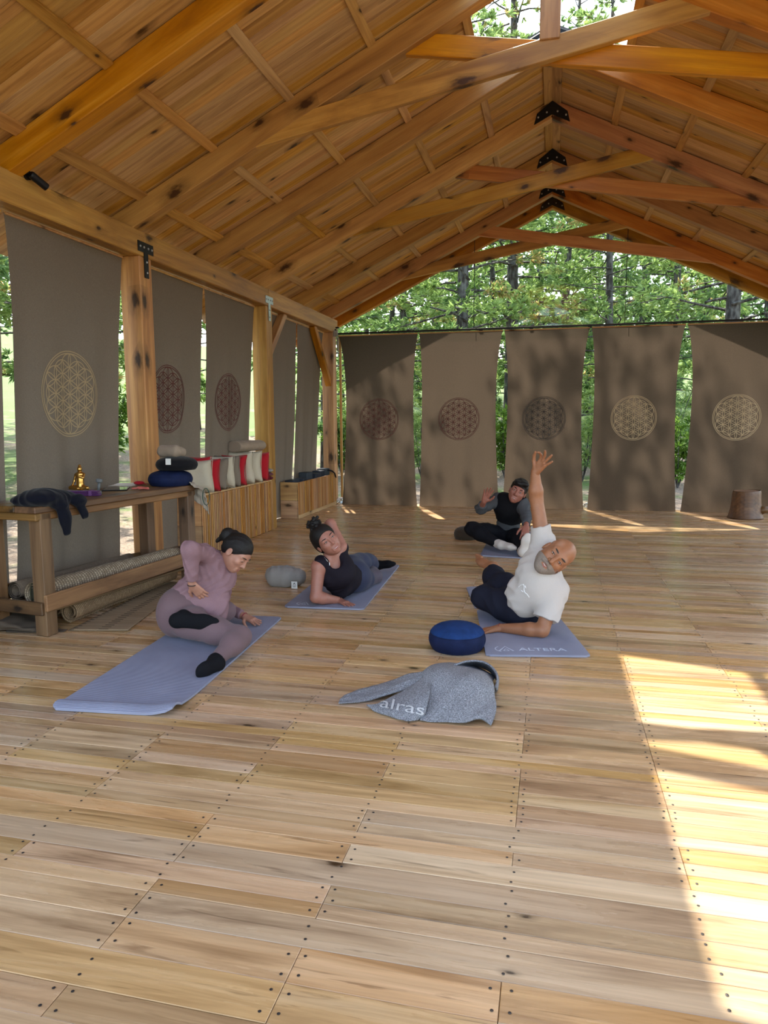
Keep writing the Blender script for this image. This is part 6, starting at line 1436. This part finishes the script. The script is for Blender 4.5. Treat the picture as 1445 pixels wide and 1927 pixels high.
p0 = on_z(90, 1094, .18); p1 = on_z(236, 1046, .18); roll('rolled_palm_mat', TP(TX0 + .10, 4.20, .178), TP(TX0 + .10, 5.40, .178), .070, 2.4, W4, 'darker woven mat rolled behind the pale one on the table shelf')
roll('rolled_palm_mat', (FZ(128, 1176).x - .02, FZ(128, 1176).y + .05, .004), (FZ(322, 1098).x - .02, FZ(322, 1098).y + .05, .004), .076, 2.0, W2, 'brown palm mat rolled up on the floor in front of the table')
roll('rolled_palm_mat', (FZ(108, 1172).x - .10, FZ(108, 1172).y + .10, .004), (FZ(250, 1120).x - .16, FZ(250, 1120).y + .1, .004), .070, 1.6, W2, 'thicker brown mat loosely rolled under the table')
A_, B_, C_, D_ = FZ(128, 1188), FZ(240, 1188), FZ(352, 1104), FZ(318, 1094)
root = empty('reed_rug', (A_.x, A_.y, 0)); tag(root, 'flat striped reed rug on the floor before the table', 'rug')
G = bspline([[np.array(D_) + (0, 0, .004), (np.array(D_) + np.array(C_))/2 + (0, 0, .012), np.array(C_) + (0, 0, .005)], [(np.array(A_) + np.array(D_))/2 + (0, 0, .006), (np.array(A_) + np.array(B_) + np.array(C_) + np.array(D_))/4 + (0, 0, .008), (np.array(B_) + np.array(C_))/2 + (0, 0, .012)], [np.array(A_) + (0, 0, .004), (np.array(A_) + np.array(B_))/2 + (0, 0, .004), np.array(B_) + (0, 0, .004)]], 30, 40); uv_grid_obj('woven_sheet', G, W3, root, np.array((A_.x, A_.y, 0)), .005)
root = empty('burlap_heap', FZ(30, 1180)); tag(root, 'crumpled brown burlap heap on the floor at the near end of the table', 'sacking'); bb = np.array(FZ(30, 1180))
def BH(px, py, z): return PZ_(px, py, z)
net = [[BH(-60, 1150, .10), BH(0, 1142, .12), BH(40, 1148, .08), BH(84, 1160, .05)], [BH(-60, 1165, .09), BH(0, 1158, .11), BH(44, 1172, .03), BH(92, 1170, .05)], [BH(-60, 1180, .02), BH(0, 1176, .06), BH(40, 1180, .05), BH(96, 1182, .02)], [BH(-60, 1190, .006), BH(0, 1186, .01), BH(46, 1188, .012), BH(84, 1190, .006)]]
sheet('sacking_cloth', net, W4, root, bb, .008, 40, 30, .014, 9, 8)
net = [[BH(10, 1182, .012), BH(50, 1183, .014), BH(95, 1184, .012), BH(128, 1184, .006)], [BH(12, 1190, .005), BH(50, 1191, .006), BH(80, 1190, .005), BH(120, 1189, .005)]]
sheet('sacking_edge', net, W4, root, bb, .005, 24, 12, .004, 10, 8)
root = empty('coiled_hose', TP(TX0 + .33, 4.16, .178)); tag(root, 'olive coiled band standing behind the near table leg', 'coil'); m = MB(); m.tube([(.01*t/3, .045*math.cos(t) - .0, .085 + .075*math.sin(t)) for t in np.linspace(0, 12.5, 50)], .016, 8, flat=.4); m.build('coil', fabric('olive_band', (.06, .058, .035), sheen=.1), root, smooth=True)

# slatted boxes --------------------------------------------------------------------
def slat_box(name, x0, x1, y0, y1, h, label, nsl, group=None, plinth=True):
    root = empty(name, ((x0+x1)/2, (y0+y1)/2, 0)); tag(root, label, 'storage box', group); o0 = Vector(root.location)
    t = .02
    m = MB(); m.cur = .3; m.box((x0 - o0.x, y0 - o0.y + t, .02), (x1 - o0.x - t, y1 - o0.y - t, .04)); m.build('bottom', M['pine'], root)
    def pn(nm, a, b_, w, hh, side=None, mat='pine'): return beam(nm, Vector(a) - o0, Vector(b_) - o0, w, hh, M[mat], root, side=side, c=.003)
    hh = h/2
    for k in range(2):
        zz = h*(k + .5)/2; pn('side_panel', (x0, y0 + t/2, zz), (x1 - .014, y0 + t/2, zz), t, h/2 - .003); pn('side_panel', (x0, y1 - t/2, zz), (x1 - .014, y1 - t/2, zz), t, h/2 - .003)
        pn('back_panel', (x0 + t/2, y0 + t, zz), (x0 + t/2, y1 - t, zz), t, h/2 - .003)
    pn('front_panel', (x1 - .022, y0, h/2 - .01), (x1 - .022, y1, h/2 - .01), .012, h - .03, mat='old')
    if plinth: pn('plinth', (x1 - .008, y0, .03), (x1 - .008, y1, .03), .018, .055)
    p = (y1 - y0)/nsl; me = None
    for i in range(nsl):
        y = y0 + p*(i + .5); m = MB(); m.cur = random.random(); m.cbox((0 if plinth else -.056, -.014, -p*.29), (h - .062, .014, p*.29), .002); o = m.build('slat', M['slat'], root)
        o.matrix_world = Matrix(((0, 1, 0, x1 - .008 - o0.x), (0, 0, 1, y - o0.y), (1, 0, 0, .06), (0, 0, 0, 1)))
    return root
BAX0, BAX1, BAY0, BAY1, BAH = -3.94, -3.62, 6.93, 8.885, .655
slat_box('slatted_box', BAX0, BAX1, BAY0, BAY1, BAH, 'slatted wooden storage box under the row of cushions', 46, 'slatted boxes', plinth=False)
m = MB(); m.cbox((BAX0 + .005, BAY0 + .005, BAH), (BAX1 - .005, BAY1 - .005, BAH + .018), .003); lid = m.build('lid', M['pine'], [o for o in COL.objects if o.name == 'slatted_box'][0]); lid.location = (-(BAX0+BAX1)/2, -(BAY0+BAY1)/2, 0)
BBY0, BBY1, BBH = 9.92, 11.80, .545
slat_box('slatted_box', -3.92, -3.63, BBY0, BBY1, BBH, 'slatted wooden storage box holding dark blue blocks beside the corner post', 42, 'slatted boxes')
def pillow(name, c, w, h, t, mat, label, rot=(0, 0, 0), group='cushions on the slatted box', seed=0):
    """square pillow standing on its lower edge; local x width, z height, y thickness"""
    root = empty(name, c); root.rotation_euler = rot; tag(root, label, 'cushion', group); n = 18; rr = random.Random(seed); ph = [rr.uniform(0, 6.28) for _ in range(4)]; vs = []; fs = []
    for k in (1, -1):
        for j in range(n+1):
            for i in range(n+1):
                u = 2*i/n - 1; v = 2*j/n - 1; e = (1 - u**4)*(1 - v**4); th = t/2*max(e, 0)**.55
                px = w/2*u*(1 - .09*(1 - v*v)); pz = h/2*v*(1 - .09*(1 - u*u)) ; th *= 1 + .10*math.sin(4*u + ph[0]) + .08*math.sin(5*v + ph[1]); vs.append((px + .012*math.sin(v*2.2 + ph[2]), k*th + .02*math.sin(v*1.6 + ph[3]), pz + h/2))
    K = (n+1)**2
    for j in range(n):
        for i in range(n): a = j*(n+1)+i; fs.append((a, a+n+1, a+n+2, a+1)); fs.append((K+a, K+a+1, K+a+n+2, K+a+n+1))
    o = mesh_obj('stuffed_cover', vs, fs, mat, root, smooth=True)
    bm = bmesh.new(); bm.from_mesh(o.data); bmesh.ops.remove_doubles(bm, verts=bm.verts, dist=.0008); bm.to_mesh(o.data); bm.free(); o.data.polygons.foreach_set('use_smooth', [True]*len(o.data.polygons))
    loop = [(w/2*u*(1 - .09*(1 - v*v)), .0, h/2*v*(1 - .09*(1 - u*u)) + h/2) for (u, v) in [(q, -1) for q in np.linspace(-1, 1, 12)] + [(1, q) for q in np.linspace(-1, 1, 12)][1:] + [(q, 1) for q in np.linspace(1, -1, 12)][1:] + [(-1, q) for q in np.linspace(1, -1, 12)][1:]]
    m = MB(); m.tube(loop, .0035, 5, cap=False); m.build('seam', mat, root, smooth=True)
    return root
zt_ = BAH + .019
rowc = [(7.06, CREAM, 'large cream cushion nearest the table in the row on the slatted box', .40, .36, .15), (7.26, RED, 'red cushion right behind the large cream one', .37, .36, .14), (7.45, TAUPE, 'taupe cushion third in the row on the slatted box', .37, .36, .14), (7.63, CREAM, 'cream cushion between two taupe cushions', .37, .37, .12), (7.80, TAUPE, 'thin taupe cushion fifth in the row', .36, .37, .11),
        (7.97, RED, 'red cushion in the middle of the row on the slatted box', .37, .37, .14), (8.19, CREAM, 'cream cushion just after the middle red one', .37, .40, .14), (8.45, CREAM, 'cream cushion before the last red one', .37, .40, .15), (8.68, RED, 'red cushion last in the row by the second post', .37, .37, .15)]
for i, (y, mt_, lab, w, h, t) in enumerate(rowc):
    pillow('cushion', (-3.755, y + .02, zt_), w*.86, h, t*1.4, mt_, lab, (-.07 if i else -.16, 0, .22 if i else .5), seed=i)
pillow('cushion', (-3.80, 6.93 + .26, zt_ + .05), .30, .34, .10, RED, 'red cushion mostly hidden behind the large cream one', (-.05, 0, .3), seed=31)
def bolster(name, c, ln, r, mat, label, rz):
    root = empty(name, c, rz); tag(root, label, 'cushion', 'cushions on the slatted box'); S = Solid(); q = np.zeros(3); S.cone((-ln/2, 0, r*.62), (ln/2, 0, r*.62), r, r*.95, .02, side=(0, 0, 1), flat=.62); S.clip((-ln/2 - .03, 0, 0), (-1, 0, 0)); S.clip((ln/2 + .03, 0, 0), (1, 0, 0)); organic('stuffed_cover', [(S, .006)], mat, root, np.zeros(3), sin_wrinkle(.006, [((1, .3, 0), 60), ((.7, .6, .2), 45)], 41))
    m = MB(); m.tube([(ln/2 + .03, .055*math.cos(t), r*.62 + .03*math.sin(t)) for t in np.linspace(0, 6.28, 20)], .004, 5); m.build('seam', mat, root)
bolster('bolster_cushion', (-3.76, 8.42, zt_ + .392), .48, .115, BEIGE, 'taupe bolster lying on top of the row of cushions', 1.35)
root = empty('folded_cloth', (-3.70, 8.825, zt_)); tag(root, 'folded maroon and grey cloths at the far end of the slatted box', 'cloth')
for i, (mt_, dz) in enumerate(((fabric('maroon_cotton', (.10, .02, .03)), 0), (fabric('plum_cotton', (.13, .05, .06)), .05), (GREYC, .10))):
    S = Solid(); S.cone((-.06, 0, dz + .026), (.07, .0, dz + .026), .055, .05, .02, side=(0, 0, 1), flat=.48); organic('fold', [(S, .006)], mt_, root, np.zeros(3), sin_wrinkle(.006, [((1, .3, .4), 90), ((.3, .9, .2), 80)], 50 + i))
# blocks in the second box: they stand on each other and show above the rim
FOAM = plain('navy_foam', (.014, .022, .040), .7, noise=.15, nscale=80); FOAM2 = plain('slate_foam', (.030, .042, .058), .7, noise=.15, nscale=80)
blocks = [((-3.78, 10.06), .0, FOAM, 'dark blue yoga block at the near end of the second box'), ((-3.78, 10.42), .0, FOAM, 'dark blue yoga block behind the nearest one in the second box'), ((-3.80, 10.72), .07, FOAM2, 'slate blue yoga block standing highest in the second box'), ((-3.78, 11.06), .03, FOAM, 'dark blue yoga block in the middle of the second box'), ((-3.80, 11.36), .05, FOAM, 'dark blue yoga block towards the far end of the second box'), ((-3.80, 11.62), .07, FOAM2, 'slate yoga block at the far end of the second box')]
for i, ((x, y), dz, mt_, lab) in enumerate(blocks):
    zb = .041; m = MB(); root = empty('yoga_block', (x, y, zb), random.uniform(-.12, .12)); tag(root, lab, 'yoga block', 'blocks in the second slatted box'); m.cbox((-.075, -.11, 0), (.075, .11, BBH - zb + .025 + dz), .010); m.build('foam', mt_, root)
root = empty('black_strap', (-3.635, 11.66, BBH + .002)); tag(root, 'black strap draped over the rim at the far end of the second box', 'strap'); m = MB(); m.tube([(-.14, -.02, .05), (-.08, -.01, .065), (-.02, 0, .045), (.018, .02, .01), (.022, .06, -.045), (.022, .08, -.07)], [.03, .034, .03, .026, .024, .018], 8, flat=.45); m.build('webbing', BLACKC, root, smooth=True)

# stump ------------------------------------------------------------------------------
def stump():
    c = np.array(FZ(1408, 978)); c = c + np.array([0, .17, 0]); c[2] = 0; root = empty('tree_stump', c); tag(root, 'brown debarked tree stump stool standing by the right back curtain', 'stump'); n = 64; nz = 14; H = .40; vs = []; fs = []
    def R(t, z): return .195*(1.12 - .25*z + .10*z*z)*(1 + .03*math.sin(3*t + 1) + .015*math.sin(7*t) + .006*math.sin(23*t + 2*z)) + (.025*(1 - z)**4)
    for j in range(nz+1):
        z = j/nz
        for k in range(n): t = 2*math.pi*k/n; r = R(t, z)*(1 if j < nz else .96); vs.append((r*math.cos(t), r*math.sin(t), H*z*(1 if j < nz else 1.004) + .012*math.cos(t)*z))
    for j in range(nz):
        for k in range(n): fs.append((j*n+k, j*n+(k+1) % n, (j+1)*n+(k+1) % n, (j+1)*n+k))
    fs.append(tuple(range(n))[::-1])
    sm = wood('stump_wood', (.20, .105, .038), (.12, .058, .020), (.045, .020, .008), rough=.5, knots=.5, knot_size=.2, streak=1.0, grain=1.2)
    o = mesh_obj('log', vs, fs, sm, root, smooth=True)
    m = MB(); m.lathe([(.178, H - .004), (.170, H + .004), (.01, H + .004)], 48); tp = m.build('cut_top', wood('stump_top_wood', (.32, .20, .11), (.22, .13, .065), (.10, .05, .025), rough=.6, knots=0), root)
    m = MB(); m.tube([(.15, -.05, .12), (.23, -.07, .135), (.275, -.08, .14)], [.075, .052, .048], 12); m.build('branch_stub', sm, root, smooth=True)
    m = MB(); ell_mb(m, np.array([-.02, -.212, .055]), np.eye(3), (.035, .018, .03)); m.build('knot', M['old'], root, smooth=True)
stump()

# spotlight on the left beam -----------------------------------------------------------
p = on_x(60, 332, XL + .045); root = empty('spotlight', (XL, p.y, p.z)); tag(root, 'small black spotlight fixed to the left eave beam', 'lamp'); m = MB(); m.tube([(-.0, 0, .012), (.022, 0, .012)], .034, 16); m.build('mount', M['black_metal'], root, smooth=False)
m = MB(); m.tube([(.02, 0, .012), (.045, .0, .006)], .008, 8); m.build('arm', M['black_metal'], root); m = MB(); d = Vector((.25, .88, -.42)).normalized(); a = Vector((.055, -.015, .004)); m.tube([a - d*.01, a, a + d*.125], [.022, .027, .027], 18); hd = m.build('lamp_body', M['black_metal'], root); m = MB(); m.tube([a + d*.1245, a + d*.127], .022, 18); o = m.build('lens', plain('lens', (.5, .45, .38), .1), hd); 
# hardware and tie-down at the back corner
root = empty('rail_clamp', (-3.58, 11.86, 2.92)); tag(root, 'metal clamp with black knob holding the curtain rail at the left corner', 'clamp')
m = MB(); m.cbox((-.075, -.012, -.06), (.0, .012, .045), .003); m.build('plate', M['zinc'], root); m = MB(); m.tube([(-.03, -.014, .05), (-.03, -.05, .05)], .012, 10); m.tube([(-.03, -.014, .085), (.03, -.03, .085)], .014, 10); m.build('knob', M['black_metal'], root); m = MB(); m.cbox((-.02, -.01, -.30), (.015, .008, -.07), .003); m.build('strap_plate', M['zinc'], root)
for (px, lab) in ((641, 'crumpled clear plastic bag on the floor at the left back corner'), (1099, 'crumpled clear plastic bag on the floor between the third and fourth back curtains')):
    c = np.array(FZ(px, 953)); c[1] = 11.99 if px > 700 else 11.95; c[0] = float(on_y(px, 950, c[1]).x); S = Solid(); rs = np.random.RandomState(px)
    for k in range(6): S.ball(c + np.array([rs.uniform(-.05, .05), rs.uniform(-.03, .03), rs.uniform(.02, .09)]), rs.uniform(.02, .035), .01)
    S.clip((0, 0, .001), (0, 0, -1)); c[2] = 0; root = empty('plastic_bag', c); tag(root, lab, 'plastic bag'); pm = plain('clear_plastic', (.75, .8, .82), .25); pm.node_tree.nodes['Principled BSDF'].inputs['Transmission Weight'].default_value = .7; organic('film', [(S, .006)], pm, root, c, sin_wrinkle(.008, [((1, .3, .4), 120), ((.3, .9, .2), 130)], 60))
